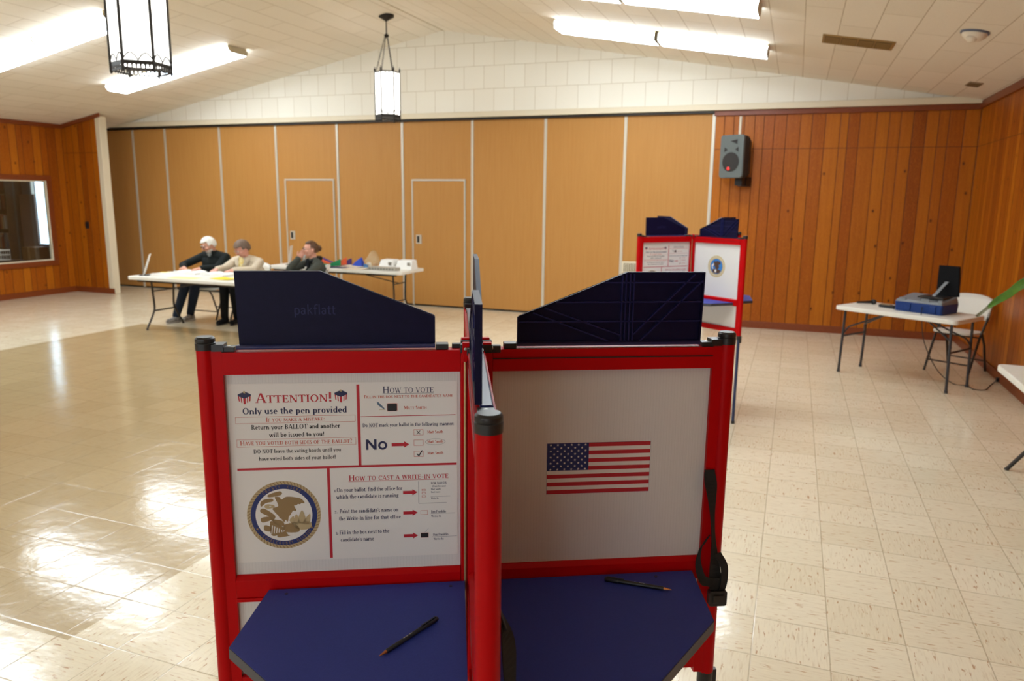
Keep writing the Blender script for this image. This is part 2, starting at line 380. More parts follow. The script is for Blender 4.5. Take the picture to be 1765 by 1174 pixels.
b = MB(); A = [(XL-.05, STUBY, 0), (STUBX, STUBY, 0), (STUBX, STUBY, zc(STUBX)+.02), (XL-.05, STUBY, zc(XL-.05)+.02)]
b.prism(A, [(x, STUBY+.12, z) for x, y, z in A]); struct('wall_left_return', b, M_PX)
b = MB(); b.box((PX0-.15, STUBY+.10, 0), (PX0-.02, YB+.2, 3.2)); b.box((PX0-.02, STUBY+.10, 0), (XL, STUBY+.13, 3.2)); struct('wall_left_pocket', b, M_CREAM)
b = MB(); b.box((STUBX, STUBY-.012, .0), (STUBX+.105, STUBY+.14, zc(STUBX)-.03)); struct('trim_2', b, M_CREAM, bevel=.006)
# header over the partition, dark track
b = MB(); b.box((PX0, YB-.10, PH+.015), (XR, YB-.03, PH+.10)); struct('trim_3', b, M_CREAM, bevel=.008)
b = MB(); b.box((PX0, YB-.06, PH-.02), (PX1, YB+.06, PH+.015)); struct('trim_4', b, M_IRON)
# crown and base trim
def run(name, pts, h, t, z0=None, follow=False):
    b = MB()
    for (x0, y0), (x1, y1) in zip(pts, pts[1:]):
        d = V(x1-x0, y1-y0, 0).normalized(); n = V(d.y, -d.x, 0)*t
        za = zc(x0)-h if follow else z0; zb = zc(x1)-h if follow else z0
        a = [V(x0, y0, za), V(x1, y1, zb), V(x1, y1, zb)+n, V(x0, y0, za)+n]
        b.hexa(a+[q+V(0, 0, h) for q in a])
    return struct(name, b, M_TRIMD, bevel=.004)
run('trim_5', [(XL, YF), (XL, STUBY)], .07, .03, zc(XL)-.07)
run('trim_6', [(XL, STUBY), (STUBX+.12, STUBY)], .07, .03, follow=True)
run('trim_7', [(PX1, YB), (XR, YB)], .075, .035, PH-.055)
run('trim_8', [(XR, YB), (XR, YF)], .09, .03, zc(XR)-.09)
run('baseboard_left', [(XL, YF), (XL, STUBY)], .10, .014, 0)
run('baseboard_left_return', [(XL, STUBY-.0), (STUBX+.12, STUBY)], .10, .014, 0)
run('baseboard_back', [(PX1+.03, YB), (XR, YB)], .10, .014, 0)
run('baseboard_right', [(XR, YB), (XR, YF)], .10, .014, 0)
# library window
b = MB(); w = .09
for q in (((XL, WY0-w, WZ0-w), (XL+.03, WY1+w, WZ0)), ((XL, WY0-w, WZ1), (XL+.03, WY1+w, WZ1+w)), ((XL, WY0-w, WZ0), (XL+.03, WY0, WZ1)), ((XL, WY1, WZ0), (XL+.03, WY1+w, WZ1))): b.box(*q)
win = struct('window_1', b, M_TRIMD, bevel=.004)
b = MB(); e = .022
for q in (((XL-.045, WY0, WZ0), (XL+.012, WY1, WZ0+e)), ((XL-.045, WY0, WZ1-e), (XL+.012, WY1, WZ1)), ((XL-.045, WY0, WZ0+e), (XL+.012, WY0+e, WZ1-e)), ((XL-.045, WY1-e, WZ0+e), (XL+.012, WY1, WZ1-e))): b.box(*q)
b.build('window_frame', M_CREAM, win)
b = MB(); b.box((XL-.030, WY0+e, WZ0+e), (XL-.024, WY1-e, WZ1-e)); b.build('window_pane', M_GLASS, win)
# small library room behind it, with a narrow outside window in its end wall
LX = -15.6; LY = 10.42; M_LW = mat('library_wall', rgb(84, 84, 96), .8)
b = MB(); b.box((LX-.1, 5.5, -.1), (XL-.05, LY+.1, 0)); struct('floor_library', b, mat('library_carpet', rgb(70, 66, 64), .9))
b = MB(); b.box((LX-.1, 5.5, 2.6), (XL-.05, LY+.1, 2.7)); struct('ceiling_library', b, M_LW)
OX0, OX1, OZ0, OZ1 = -13.64, -13.25, .85, 2.065
b = MB(); b.box((LX-.1, LY, 0), (OX0, LY+.1, 2.6)); b.box((OX1, LY, 0), (XL-.05, LY+.1, 2.6)); b.box((OX0, LY, 0), (OX1, LY+.1, OZ0)); b.box((OX0, LY, OZ1), (OX1, LY+.1, 2.6))
struct('wall_library_end', b, M_LW)
b = MB(); b.box((LX-.1, 5.5, 0), (LX, LY, 2.6)); struct('wall_library_back', b, M_LW)
b = MB(); b.box((LX-.1, 5.4, 0), (XL-.05, 5.5, 2.6)); struct('wall_library_near', b, M_LW)
b = MB(); e = .018
for q in ((OX0, OX0+e), (OX1-e, OX1)): b.box((q[0], LY, OZ0), (q[1], LY+.06, OZ1))
b.box((OX0+e, LY, OZ0), (OX1-e, LY+.06, OZ0+e)); b.box((OX0+e, LY, OZ1-e), (OX1-e, LY+.06, OZ1))
w2 = struct('window_2', b, M_WHITE)
b = MB(); b.box((OX0+e, LY+.03, OZ0+e), (OX1-e, LY+.034, OZ1-e)); b.build('window_pane', M_GLASS, w2)

# ================================================================== FOLDING PARTITION
t = thing('folding_partition', 'tan wood-grain folding partition wall closing off the back of the hall', 'partition', (-7, YB, 0))
SE = [-12.92, -12.05, -11.26, -9.985, -8.745, -7.475, -6.215, -4.948, -3.715, -2.465, PX1]
doors = {4: (-8.566, -7.586), 6: (-6.025, -5.094)}; DH = 2.093
for k in range(10):
    x0, x1 = SE[k]+.012, SE[k+1]-.012; b = MB()
    if k in doors:
        d0, d1 = doors[k]; b.box((x0, YB, .03), (d0-.03, YB+.08, PH-.02)); b.box((d1+.03, YB, .03), (x1, YB+.08, PH-.02)); b.box((d0-.03, YB, DH+.03), (d1+.03, YB+.08, PH-.02))
    else: b.box((x0, YB, .03), (x1, YB+.08, PH-.02))
    b.build('panel', M_PART, t, world=True)
for k in range(11):
    b = MB(); x = SE[k]; b.box((x-.022, YB-.012, .012), (x+.022, YB+.05, PH-.022)); b.build('seam_strip', M_ALU, t, world=True, bevel=.003)
b = MB(); b.box((PX0, YB+.01, .0), (PX1, YB+.07, .03)); b.build('floor_seal', M_IRON, t, world=True)
for k, (d0, d1) in doors.items():
    b = MB(); b.box((d0, YB-.004, .03), (d1, YB+.075, DH)); dr = b.build('pass_door', M_PART, t, world=True)
    b = MB(); b.box((d0-.025, YB-.016, .012), (d0, YB+.05, DH)); b.box((d1, YB-.016, .012), (d1+.025, YB+.05, DH)); b.box((d0-.025, YB-.016, DH), (d1+.025, YB+.05, DH+.028)); b.build('door_frame', M_ALU, t, world=True, bevel=.003)
    b = MB(); hx = d0+.10; hz = 1.13
    b.box((hx-.05, YB-.014, hz-.075), (hx+.05, YB-.004, hz+.075)); b.mi = 1; b.box((hx-.03, YB-.018, hz-.055), (hx+.012, YB-.0145, hz+.055))
    b.build('pull_handle', [M_ALU, M_IRON], dr, world=True)
b = MB()
b.box((-2.44, YB-.03, .72), (-2.02, YB-.001, .90))
b.mi = 1
for k in range(14): x = -2.41+k*.027; b.box((x, YB-.036, .745), (x+.012, YB-.0305, .875))
tag(b.build('wall_vent', [M_CREAM, mat('vent_slot', rgb(110, 96, 70), .7)]), 'cream louvred vent low on the partition behind the far voting booth', 'vent')

# ================================================================== CEILING FIXTURES
def slope(side): return (V(1, 0, SL).normalized(), V(0, 1, 0), V(-SL, 0, 1).normalized()) if side == 'L' else (V(1, 0, -SR).normalized(), V(0, 1, 0), V(SR, 0, 1).normalized())
def fixture(xc, y, side, label, L=1.2):
    ax = slope(side); o = V(xc, y, zc(xc)); t = thing('ceiling_light', label, 'ceiling light', o, group='fluorescent lights in rows on the ceiling')
    b = MB(); b.X = lambda q: ax[0]*q[0]+ax[1]*q[1]+ax[2]*q[2]
    b.box((-L/2, -.20, -.03), (L/2, .20, -.001)); b.build('housing', M_HOUS, t)
    b = MB(); b.X = lambda q: ax[0]*q[0]+ax[1]*q[1]+ax[2]*q[2]; e = L/2-.005
    A = [(-e, -.215, -.031), (-e, .215, -.031), (-e, .215, -.06), (-e, .17, -.105), (-e, -.17, -.105), (-e, -.215, -.06)]
    b.prism(A, [(e, y_, z) for x, y_, z in A]); b.build('diffuser', M_FLUO, t)
    for s in (-1, 1):
        b = MB(); b.X = lambda q: ax[0]*q[0]+ax[1]*q[1]+ax[2]*q[2]
        A = [(s*e, -.216, -.03), (s*e, .216, -.03), (s*e, .216, -.061), (s*e, .171, -.106), (s*e, -.171, -.106), (s*e, -.216, -.061)]
        b.prism(A, [(s*L/2, y_, z) for x, y_, z in A]); b.build('end_cap', M_HOUS, t)
rows = [(9.47, 'row nearest the gable wall'), (7.35, 'second row from the gable wall'), (5.5, 'third row from the gable wall'), (3.4, 'fourth row from the gable wall'), (1.3, 'fifth row from the gable wall'), (-.8, 'sixth row from the gable wall'), (-2.9, 'last row behind the camera')]
for y, nm in rows:
    if y < 2: continue
    for side, xs, sn in (('L', (-9.66, -8.45), 'left slope'), ('R', (-2.31, -1.04), 'right slope')):
        if side == 'R' and y < 3: continue
        for x, inner in zip(xs, (('outer', 'inner') if side == 'L' else ('inner', 'outer'))):
            fixture(x, y, side, 'lit ceiling light, %s half, %s, %s' % (inner, nm, sn), 1.205 if side == 'L' else 1.25)
def lantern(x, y, label, rot, R):
    zt, zb = 3.60, 2.955; t = thing('pendant_lantern', label, 'pendant light', (x, y, zb), rz=radians(rot), group='hexagonal hanging lanterns')
    hexp = [V(R*cos(pi/3*k), R*sin(pi/3*k), 0) for k in range(6)]; Hh = zt-zb
    for k in range(6):
        a, c = hexp[k]*.97, hexp[(k+1) % 6]*.97; b = MB(); n = (a+c).normalized()*.004
        q = [a-n, c-n, c+n, a+n]; b.hexa([p_+V(0, 0, .05) for p_ in q]+[p_+V(0, 0, Hh-.01) for p_ in q]); b.build('glass_panel', M_LANT, t)
    for k in range(6):
        b = MB(); p = hexp[k]; b.tube([p+V(0, 0, -.03), p+V(0, 0, Hh+.03), p+V(0, 0, Hh+.075)], [R*.058, R*.058, .002], 6); b.ell(p+V(0, 0, -.035), (.012, .012, .014), None, 6, 4); b.ell(p+V(0, 0, Hh+.03), (.016, .016, .016), None, 6, 4)
        b.build('corner_bar', M_IRON, t)
    b = MB()    # bottom band with drilled holes, crown arches
    for k in range(6):
        a, c = hexp[k], hexp[(k+1) % 6]; nn = 7
        def at(f, z): return a.lerp(c, f)+V(0, 0, z)
        b.poly([at(0, .052), at(1, .052), at(1, .018), at(0, .018)])
        for j in range(nn):
            f0, f1 = j/nn, (j+1)/nn; b.poly([at(f0, .018), at(f0+.25/nn, .018), at(f0+.16/nn, -.012), at(f0, -.020)]); b.poly([at(f1-.25/nn, .018), at(f1, .018), at(f1, -.020), at(f1-.16/nn, -.012)])
            b.poly([at(f0, -.020), at(f0+.5/nn, -.008), at(f1, -.020), at(f0+.5/nn, -.034)])
    b.build('lower_band', M_IRON, t, solid=.006)
    b = MB()
    for k in range(6):
        a, c = hexp[k], hexp[(k+1) % 6]
        for half in (0, .5): b.tube([a.lerp(c, half+.5*f)+V(0, 0, .055+.062*sin(pi*f)) for f in [i/8 for i in range(9)]], .006, 5)
    b.build('lower_scroll_work', M_IRON, t); b = MB()
    for k in range(6):
        a, c = hexp[k], hexp[(k+1) % 6]
        b.tube([a.lerp(c, f)+V(0, 0, Hh-.035+.045*abs(cos(pi*f))) for f in [i/10 for i in range(11)]], .006, 5)
        b.tube([a+V(0, 0, Hh), c+V(0, 0, Hh)], .008, 5)
        b.tube([a+V(0, 0, Hh-.0), V(0, 0, Hh+.004)], .006, 5)
    b.build('upper_scroll_work', M_IRON, t)
    zj = 4.10-zb
    for k in (0, 2, 4, 5):
        b = MB(); p = hexp[k]*.9+V(0, 0, Hh); q = V(0, 0, zj)+hexp[k]*.12
        N = 24
        for j in range(N):
            c = p.lerp(q, (j+.5)/N); d = (q-p)/N*.66; s_ = V(-d.y, d.x, 0); s_ = (s_.normalized() if s_.length > 1e-5 else V(1, 0, 0))*.007 if j % 2 else d.cross(V(-d.y, d.x, 0)).normalized()*.007
            b.tube([c-d, c-d*.5+s_, c+d*.5+s_, c+d, c+d*.5-s_, c-d*.5-s_, c-d], .0028, 4)
        b.build('chain', M_IRON, t)
    zz = zc(x)-zb; b = MB(); b.tube([(0, 0, zj-.01), (0, 0, zz-.04)], .009, 8); b.ell((0, 0, zj), (.035, .035, .03), None, 10, 6); b.build('stem', M_IRON, t)
    b = MB(); b.lathe([(.012, zz-.075), (.05, zz-.05), (.105, zz-.022), (.112, zz-.010), (.112, zz+.012)], 20); b.build('ceiling_canopy', M_IRON, t, smooth=True)
lantern(-5.70, 10.05, 'small-looking hexagonal lantern on chains hanging near the gable wall', -30.4, .178)
lantern(-5.74, 5.60, 'large-looking lit hexagonal lantern at the top left, cut by the frame', -20, .252)
ax = slope('R')
def onceil(x, y): return V(x, y, zc(x))
# ceiling air grille
o = onceil(.447, 8.60); t = thing('ceiling_vent', 'long bronze air grille with four sections on the right ceiling', 'vent', o); R_ = lambda q: ax[0]*q[0]+ax[1]*q[1]+ax[2]*q[2]
M_BRZ = mat('bronze_grille', rgb(156, 126, 74), .5, .2); M_SLOT = mat('grille_dark', rgb(96, 76, 44), .6)
b = MB(); b.X = R_; b.box((-.335, -.2, -.012), (.335, .2, .004)); b.build('frame', M_BRZ, t)
for k in range(4):
    b = MB(); b.X = R_; x0 = -.31+k*.158; b.box((x0, -.165, -.016), (x0+.142, .165, -.0125)); b.mi = 1
    for j in range(6): y = -.15+j*.053; b.box((x0+.005, y, -.020), (x0+.137, y+.022, -.0165))
    b.build('grille_section', [M_SLOT, M_BRZ], t)
o = onceil(1.79, 10.22); b = MB(); b.X = lambda q: o+R_(q); b.box((-.07, -.14, -.012), (.07, .14, .004)); b.mi = 1
for k in range(5): b.box((-.055+k*.024, -.12, -.016), (-.043+k*.024, .12, -.0125))
tag(b.build('ceiling_vent', [mat('vent_grey', rgb(150, 128, 98), .6), M_SLOT]), 'small square vent in the ceiling above the panelled back right corner', 'vent')
o = onceil(1.30, 7.64); t = thing('motion_sensor', 'white dome sensor with a dark rim on the right ceiling', 'sensor', o)
b = MB(); b.X = R_; b.lathe([(.0, .0), (.112, .0), (.112, -.014), (.104, -.016)], 24); b.build('base_ring', mat('slate_ring', rgb(88, 94, 110), .5), t, smooth=True)
b = MB(); b.X = R_; b.lathe([(.098, -.016), (.092, -.04), (.066, -.066), (.03, -.078), (0, -.08)], 24); b.ell((-.02, -.045, -.062), (.045, .04, .035), None, 14, 8); b.build('dome', mat('sensor_white', rgb(226, 214, 194), .45), t, smooth=True)
# speaker on the back wall
t = thing('wall_speaker', 'grey loudspeaker with a red light mounted on the panelled back wall', 'speaker', (-.70, YB, 2.43), rz=radians(-27))
M_SPG = mat('speaker_grey', rgb(92, 98, 96), .55); M_SPD = mat('speaker_dark', rgb(34, 31, 29), .6)
b = MB(); f = [(-.175, -.40, -.285), (.175, -.40, -.285), (.175, -.40, .285), (-.175, -.40, .285)]; k_ = [(-.105, -.09, -.235), (.105, -.09, -.235), (.105, -.09, .215), (-.105, -.09, .215)]
mid = [(-.17, -.27, -.28), (.17, -.27, -.28), (.17, -.27, .275), (-.17, -.27, .275)]
b.prism(f, mid); b.prism(mid, k_); b.build('cabinet', M_SPD, t, bevel=.02)
b = MB(); b.prism([(x, -.435, z) for x, z in rrect(-.178, -.288, .178, .288, .04)], [(x, -.395, z) for x, z in rrect(-.182, -.292, .182, .292, .04)]); fr = b.build('front_baffle', M_SPG, t, bevel=.006)
b = MB(); b.lathe([(.0, .0), (.125, .0), (.13, .006), (.0, .007)], 28, (0, -.436, -.075), (0, -1, 0)); b.build('woofer', M_SPD, fr, smooth=True)
b = MB(); b.prism([(-.02, -.4365, .205), (.085, -.4365, .225), (.085, -.4365, .165)], [(-.02, -.442, .205), (.085, -.442, .225), (.085, -.442, .165)]); b.build('horn_slot', M_SPD, fr)
for s in (-1, 1): b = MB(); b.prism([(s*.06, -.4365, .09), (s*.105, -.4365, .125), (s*.11, -.4365, .06)], [(s*.06, -.441, .09), (s*.105, -.441, .125), (s*.11, -.441, .06)]); b.build('port_slot', M_SPD, fr)
b = MB(); b.ell((-.03, -.446, -.165), (.024, .008, .024), None, 12, 8); b.build('status_light', mat('red_led', (.6, .03, .03, 1), .3, emit=(1, .06, .05, 1), estr=.5), fr)
b = MB(); b.box((-.05, -.22, -.39), (.06, -.10, -.25)); b.box((-.06, -.12, -.40), (.07, .012, -.27)); b.build('mount_bracket', M_BLACK, t)
b = MB(); b.box((-.845, YB-.018, 2.66), (-.815, YB-.001, 3.0)); tag(b.build('cable_conduit', M_CREAM), 'beige cable cover running up the wall above the loudspeaker', 'cable cover')
b = MB(); b.prism([(x, STUBY-.009, z) for x, z in rrect(-12.31, 1.19, -12.225, 1.315, .012)], [(x, STUBY-.0005, z) for x, z in rrect(-12.31, 1.19, -12.225, 1.315, .012)]); b.mi = 1; b.box((-12.275, STUBY-.016, 1.235), (-12.26, STUBY-.0095, 1.268))
tag(b.build('wall_switch', [M_BLACK, M_SPD]), 'black switch plate on the panelled wall by the partition', 'switch')
# ================================================================== LIBRARY FURNITURE
t = thing('bookcase', 'dark wooden bookcase full of books behind the left wall window', 'bookcase', (-14.92, 10.19, 0), rz=-pi/2)
M_DW = vary('dark_bookcase_wood', rgb(58, 40, 30), rgb(72, 50, 38), 20, .5)
b = MB(); b.box((-.22, -1.4, 0), (-.20, 1.05, 2.2)); b.build('back_board', M_DW, t)
for y in (-1.4, 1.05): b = MB(); b.box((-.2, y-.012, 0), (.12, y+.012, 2.2)); b.build('side_board', M_DW, t)
SHZ = (.42, .78, 1.14, 1.50, 1.86, 2.19)
for z in SHZ: b = MB(); b.box((-.2, -1.388, z-.012), (.12, 1.038, z+.012)); b.build('shelf', M_DW, t)
bcols = [mat('book_cloth_%s' % n, rgb(*c), .6) for n, c in (('maroon', (92, 40, 34)), ('tan', (150, 120, 88)), ('grey', (120, 116, 110)), ('brown', (88, 62, 44)), ('cream', (170, 156, 128)), ('slate', (70, 76, 86)), ('rust', (130, 70, 44)))]
cn = ['maroon', 'tan', 'grey', 'brown', 'cream', 'slate', 'rust']; protos = []
for i in range(7):
    b = MB(); b.box((-.085, -.5, 0), (.075, .5, 1)); b.mi = 1; b.box((-.08, -.44, .02), (.0, .44, 1.0)); protos.append((b, i))
bk = {}
zn = ['lowest', 'second', 'third', 'fourth', 'top']
for si, z in enumerate(SHZ[1:5]):
    y = -.35
    while y < .98:
        w_ = random.uniform(.025, .05); h_ = random.uniform(.2, .29); i = random.randrange(7)
        if random.random() < .06: y += .07; continue
        if i not in bk: o = protos[i][0].build('book', [bcols[i], M_PAPER]); bk[i] = o
        else: o = bk[i].copy(); COL.objects.link(o)
        o.location = (-14.92+y+w_/2, 10.12, z+.0125); o.rotation_euler = (0, 0, -pi/2); o.scale = (1, w_*.96, h_)
        tag(o, '%s book on the %s visible shelf of the dark bookcase' % (cn[i], zn[si]), 'book', 'books in the dark bookcase'); y += w_
t = None
b = MB(); b.box((-13.84, 10.32, 0), (-13.455, 10.345, 1.80)); tag(b.build('divider_board', mat('brown_board', rgb(112, 84, 76), .7)), 'tall brown board standing in front of the daylight window behind the glass', 'board')
b = MB(); b.box((-13.48, 10.0, 0), (-13.14, 10.30, .83)); b.mi = 1; b.box((-13.33, 9.995, .2), (-13.28, 10.305, .835)); tag(b.build('cardboard_box', [mat('cardboard', rgb(118, 82, 48), .8), mat('box_tape', rgb(140, 104, 66), .4)], bevel=.004), 'brown cardboard box under the daylight strip behind the window', 'box')
t = thing('wire_basket', 'white wire basket at the lower left of the library window', 'basket', (-13.1, 9.2, .66)); b = MB()
for z in (0, .09, .17): b.tube([(-.12, -.2, z), (.12, -.2, z), (.12, .2, z), (-.12, .2, z), (-.12, -.2, z)], .006 if z < .1 else .012, 6)
for k in range(11):
    yy = -.2+.04*k
    for xx in (-.12, .12): b.tube([(xx, yy, 0), (xx, yy, .17)], .003, 4)
b.build('wire_frame', M_WHITE, t); b = MB(); b.box((-.12, -.2, -.004), (.12, .2, .004)); b.build('base_tray', M_WHITE, t)
b = MB(); b.box((-13.35, 8.9, .60), (-12.9, 9.6, .65)); b.box((-13.3, 8.95, 0), (-13.25, 9.0, .6)); b.box((-13.0, 8.95, 0), (-12.95, 9.0, .6)); b.box((-13.3, 9.5, 0), (-13.25, 9.55, .6)); b.box((-13.0, 9.5, 0), (-12.95, 9.55, .6)); tag(b.build('side_table', M_DW), 'dark side table under the white wire basket', 'table')
b = MB(); b.ell((-13.08, 9.19, .70), (.05, .07, .035), None, 12, 8); tag(b.build('red_pouch', mat('red_cloth', rgb(150, 40, 50), .7), smooth=True), 'small red pouch inside the white wire basket', 'pouch')
# ================================================================== SERIF LETTERING (strokes: L line, A arc, S serif)
GL = {}
def _g(ch, adv, s): GL[ch] = (float(adv), [[(w if i == 0 else float(w)) for i, w in enumerate(k.split())] for k in s.split(';') if k.strip()])
T_, t_ = .155, .075
for line in '''A|.78|L .36 1 .08 0 0;L .39 1 .66 0 1;L .18 .34 .56 .34 0;S .08 0 .22;S .66 0 .26
B|.70|L .17 0 .17 1 1;A .34 .75 .24 .25 -90 90;A .36 .27 .27 .27 -90 90;L .06 .965 .34 .965 0;L .06 .035 .36 .035 0;L .17 .51 .36 .51 0
C|.76|A .42 .5 .36 .52 42 318;L .68 .72 .68 .96 0
D|.82|L .17 0 .17 1 1;A .34 .5 .42 .5 -90 90;L .06 .965 .34 .965 0;L .06 .035 .34 .035 0
E|.66|L .17 0 .17 1 1;L .06 .965 .56 .965 0;L .06 .035 .58 .035 0;L .17 .51 .46 .51 0;L .55 .97 .55 .78 0;L .58 .03 .60 .24 0;L .46 .6 .46 .42 0
F|.62|L .17 0 .17 1 1;L .06 .965 .56 .965 0;L .17 .51 .44 .51 0;L .55 .97 .55 .78 0;S .17 0 .28
H|.88|L .17 0 .17 1 1;L .70 0 .70 1 1;L .17 .52 .70 .52 0;S .17 0 .28;S .70 0 .28;S .17 1 .28;S .70 1 .28
I|.38|L .19 0 .19 1 1;S .19 0 .30;S .19 1 .30
J|.42|L .24 1 .24 .12 1;A .12 .12 .16 .18 200 350;S .24 1 .28
K|.78|L .17 0 .17 1 1;L .62 1 .22 .48 0;L .34 .60 .66 0 1;S .17 0 .28;S .17 1 .28;S .66 0 .24;S .62 1 .24
L|.62|L .17 0 .17 1 1;L .06 .035 .56 .035 0;L .56 .03 .58 .26 0;S .17 1 .28
M|1.02|L .16 0 .16 1 0;L .84 0 .84 1 1;L .20 1 .50 .12 1;L .50 .12 .82 1 0;S .16 0 .24;S .84 0 .28;S .14 1 .18;S .86 1 .22
N|.86|L .16 0 .16 1 0;L .70 0 .70 1 0;L .18 1 .68 0 1;S .16 0 .24;S .14 1 .2;S .70 1 .24
O|.86|A .43 .5 .38 .52 0 360
P|.66|L .17 0 .17 1 1;A .34 .72 .26 .28 -90 90;L .06 .965 .34 .965 0;L .17 .475 .36 .475 0;S .17 0 .30
R|.74|L .17 0 .17 1 1;A .34 .74 .24 .26 -90 90;L .06 .965 .34 .965 0;L .17 .51 .36 .51 0;L .36 .50 .62 0 1;S .17 0 .28;S .64 0 .22
S|.56|A .28 .74 .22 .28 35 270;A .28 .26 .23 .28 -145 90
T|.72|L .36 0 .36 1 1;L .04 .965 .68 .965 0;L .05 .97 .05 .76 0;L .67 .97 .67 .76 0;S .36 0 .30
U|.82|L .16 1 .16 .34 1;L .66 1 .66 .34 0;A .41 .36 .31 .38 180 360;S .16 1 .28;S .66 1 .22
V|.76|L .12 1 .38 0 1;L .66 1 .40 0 0;S .12 1 .26;S .66 1 .22
W|1.08|L .12 1 .32 0 1;L .52 .9 .34 0 0;L .52 1 .74 0 1;L .96 1 .76 0 0;S .12 1 .26;S .52 1 .2;S .96 1 .22
X|.76|L .14 1 .62 0 1;L .62 1 .12 0 0;S .14 1 .26;S .62 0 .26;S .62 1 .2;S .12 0 .2
Y|.72|L .10 1 .36 .48 1;L .62 1 .36 .48 0;L .36 .48 .36 0 1;S .10 1 .24;S .62 1 .2;S .36 0 .28
a|.53|L .39 .48 .39 .03 1;A .24 .44 .22 .22 20 165;A .22 .19 .19 .21 0 360
b|.61|L .14 0 .14 1 1;A .31 .32 .25 .34 0 360;S .12 1 .18
c|.50|A .28 .32 .24 .34 45 315
d|.61|L .46 0 .46 1 1;A .28 .32 .25 .34 0 360;S .44 1 .18;S .5 0 .16
e|.54|A .28 .32 .25 .34 0 315;L .08 .35 .50 .35 0
f|.38|L .17 0 .17 .80 1;A .31 .78 .21 .22 50 180;L .03 .61 .36 .61 0;S .17 0 .28
g|.55|A .26 .40 .22 .25 0 360;A .26 -.08 .25 .19 0 360;L .16 .2 .16 .08 0;L .42 .60 .54 .60 0
h|.64|L .14 0 .14 1 1;A .32 .42 .22 .23 0 170;L .48 .44 .48 0 1;S .14 0 .26;S .48 0 .24;S .12 1 .18
i|.32|L .16 .64 .16 0 1;S .14 .64 .18;S .16 0 .28;L .16 .98 .16 .83 1
k|.60|L .14 0 .14 1 1;L .46 .64 .20 .32 0;L .28 .38 .50 0 1;S .14 0 .26;S .12 1 .18;S .46 .64 .2;S .50 0 .2
l|.32|L .16 1 .16 0 1;S .14 1 .18;S .16 0 .28
m|.96|L .14 0 .14 .64 1;A .31 .42 .21 .23 0 170;L .46 .44 .46 0 1;A .63 .42 .21 .23 0 170;L .80 .44 .80 0 1;S .14 0 .26;S .46 0 .24;S .80 0 .24;S .12 .64 .18
n|.64|L .14 0 .14 .64 1;A .32 .42 .22 .23 0 170;L .48 .44 .48 0 1;S .14 0 .26;S .48 0 .24;S .12 .64 .18
o|.58|A .29 .32 .26 .34 0 360
p|.61|L .14 .64 .14 -.28 1;A .31 .32 .25 .34 0 360;S .14 -.28 .26;S .12 .64 .18
r|.45|L .14 0 .14 .64 1;A .32 .44 .19 .21 40 170;S .14 0 .28;S .12 .64 .18
s|.44|A .22 .48 .17 .18 25 270;A .22 .17 .18 .19 -155 90
t|.39|L .17 .84 .17 .12 1;L .03 .61 .35 .61 0;A .28 .15 .18 .17 180 300
u|.64|L .14 .64 .14 .20 1;L .48 .64 .48 0 1;A .31 .22 .22 .24 180 360;S .12 .64 .18;S .46 .64 .18;S .52 0 .16
v|.56|L .10 .64 .29 0 1;L .48 .64 .31 0 0;S .10 .64 .22;S .48 .64 .2
w|.82|L .10 .64 .27 0 1;L .42 .64 .28 0 0;L .42 .64 .58 0 1;L .74 .64 .59 0 0;S .10 .64 .2;S .74 .64 .2
x|.56|L .12 .64 .44 0 1;L .44 .64 .10 0 0;S .12 .64 .22;S .44 0 .22
y|.56|L .10 .64 .30 .02 1;L .48 .64 .18 -.28 0;S .10 .64 .22;S .48 .64 .2
1|.36|L .18 .62 .18 0 1;S .18 0 .28
2|.48|A .22 .44 .2 .2 -10 160;L .38 .36 .08 .03 0;L .06 .04 .44 .04 1
3|.48|A .22 .36 .19 .26 -60 150;A .22 .0 .22 .24 -150 70
!|.32|L .16 1 .15 .30 1;L .16 .15 .16 0 1
?|.50|A .24 .76 .20 .25 -60 165;L .27 .50 .27 .28 0;L .27 .15 .27 0 1
:|.26|L .13 .15 .13 0 1;L .13 .6 .13 .45 1
.|.24|L .12 .14 .12 0 1
,|.24|L .13 .14 .09 -.14 0
'|.20|L .11 1 .09 .74 0
-|.38|L .06 .32 .32 .32 0
(|.32|A .36 .4 .26 .66 120 240
)|.32|A -.04 .4 .26 .66 -60 60'''.split('\n'):
    _g(*line.split('|', 2))
def glyph(b, ch, x, y, sx, sy, fn, wt=1.0, sans=False):
    tk, tn = T_*wt, t_*wt
    if sans: tn = tk
    for s in GL[ch][1]:
        if s[0] == 'L':
            x0, y0, x1, y1, k = s[1:]; w = tk if k else tn
            if abs(y1-y0) > abs(x1-x0)*.8 or y1 != y0 and abs(y1-y0) > .3: q = [(x0-w/2, y0), (x0+w/2, y0), (x1+w/2, y1), (x1-w/2, y1)]
            else: q = [(x0, y0-w/2), (x1, y1-w/2), (x1, y1+w/2), (x0, y0+w/2)]
            b.poly([fn(x+px*sx, y+py*sy) for px, py in q])
        elif s[0] == 'A':
            cx, cy, rx, ry, a0, a1 = s[1:]; n = max(4, int(abs(a1-a0)/24)); pr = None
            for i in range(n+1):
                a = radians(a0+(a1-a0)*i/n); o = fn(x+(cx+rx*cos(a))*sx, y+(cy+ry*sin(a))*sy); q = fn(x+(cx+max(.01, rx-tk)*cos(a))*sx, y+(cy+max(.01, ry-tn)*sin(a))*sy)
                if pr: b.poly([pr[0], o, q, pr[1]])
                pr = (o, q)
        elif not sans:
            cx, cy, w = s[1:]; h = .06 if cy < .01 else -.06
            b.poly([fn(x+px*sx, y+py*sy) for px, py in ((cx-w/2, cy), (cx+w/2, cy), (cx+w/2, cy+h), (cx-w/2, cy+h))])
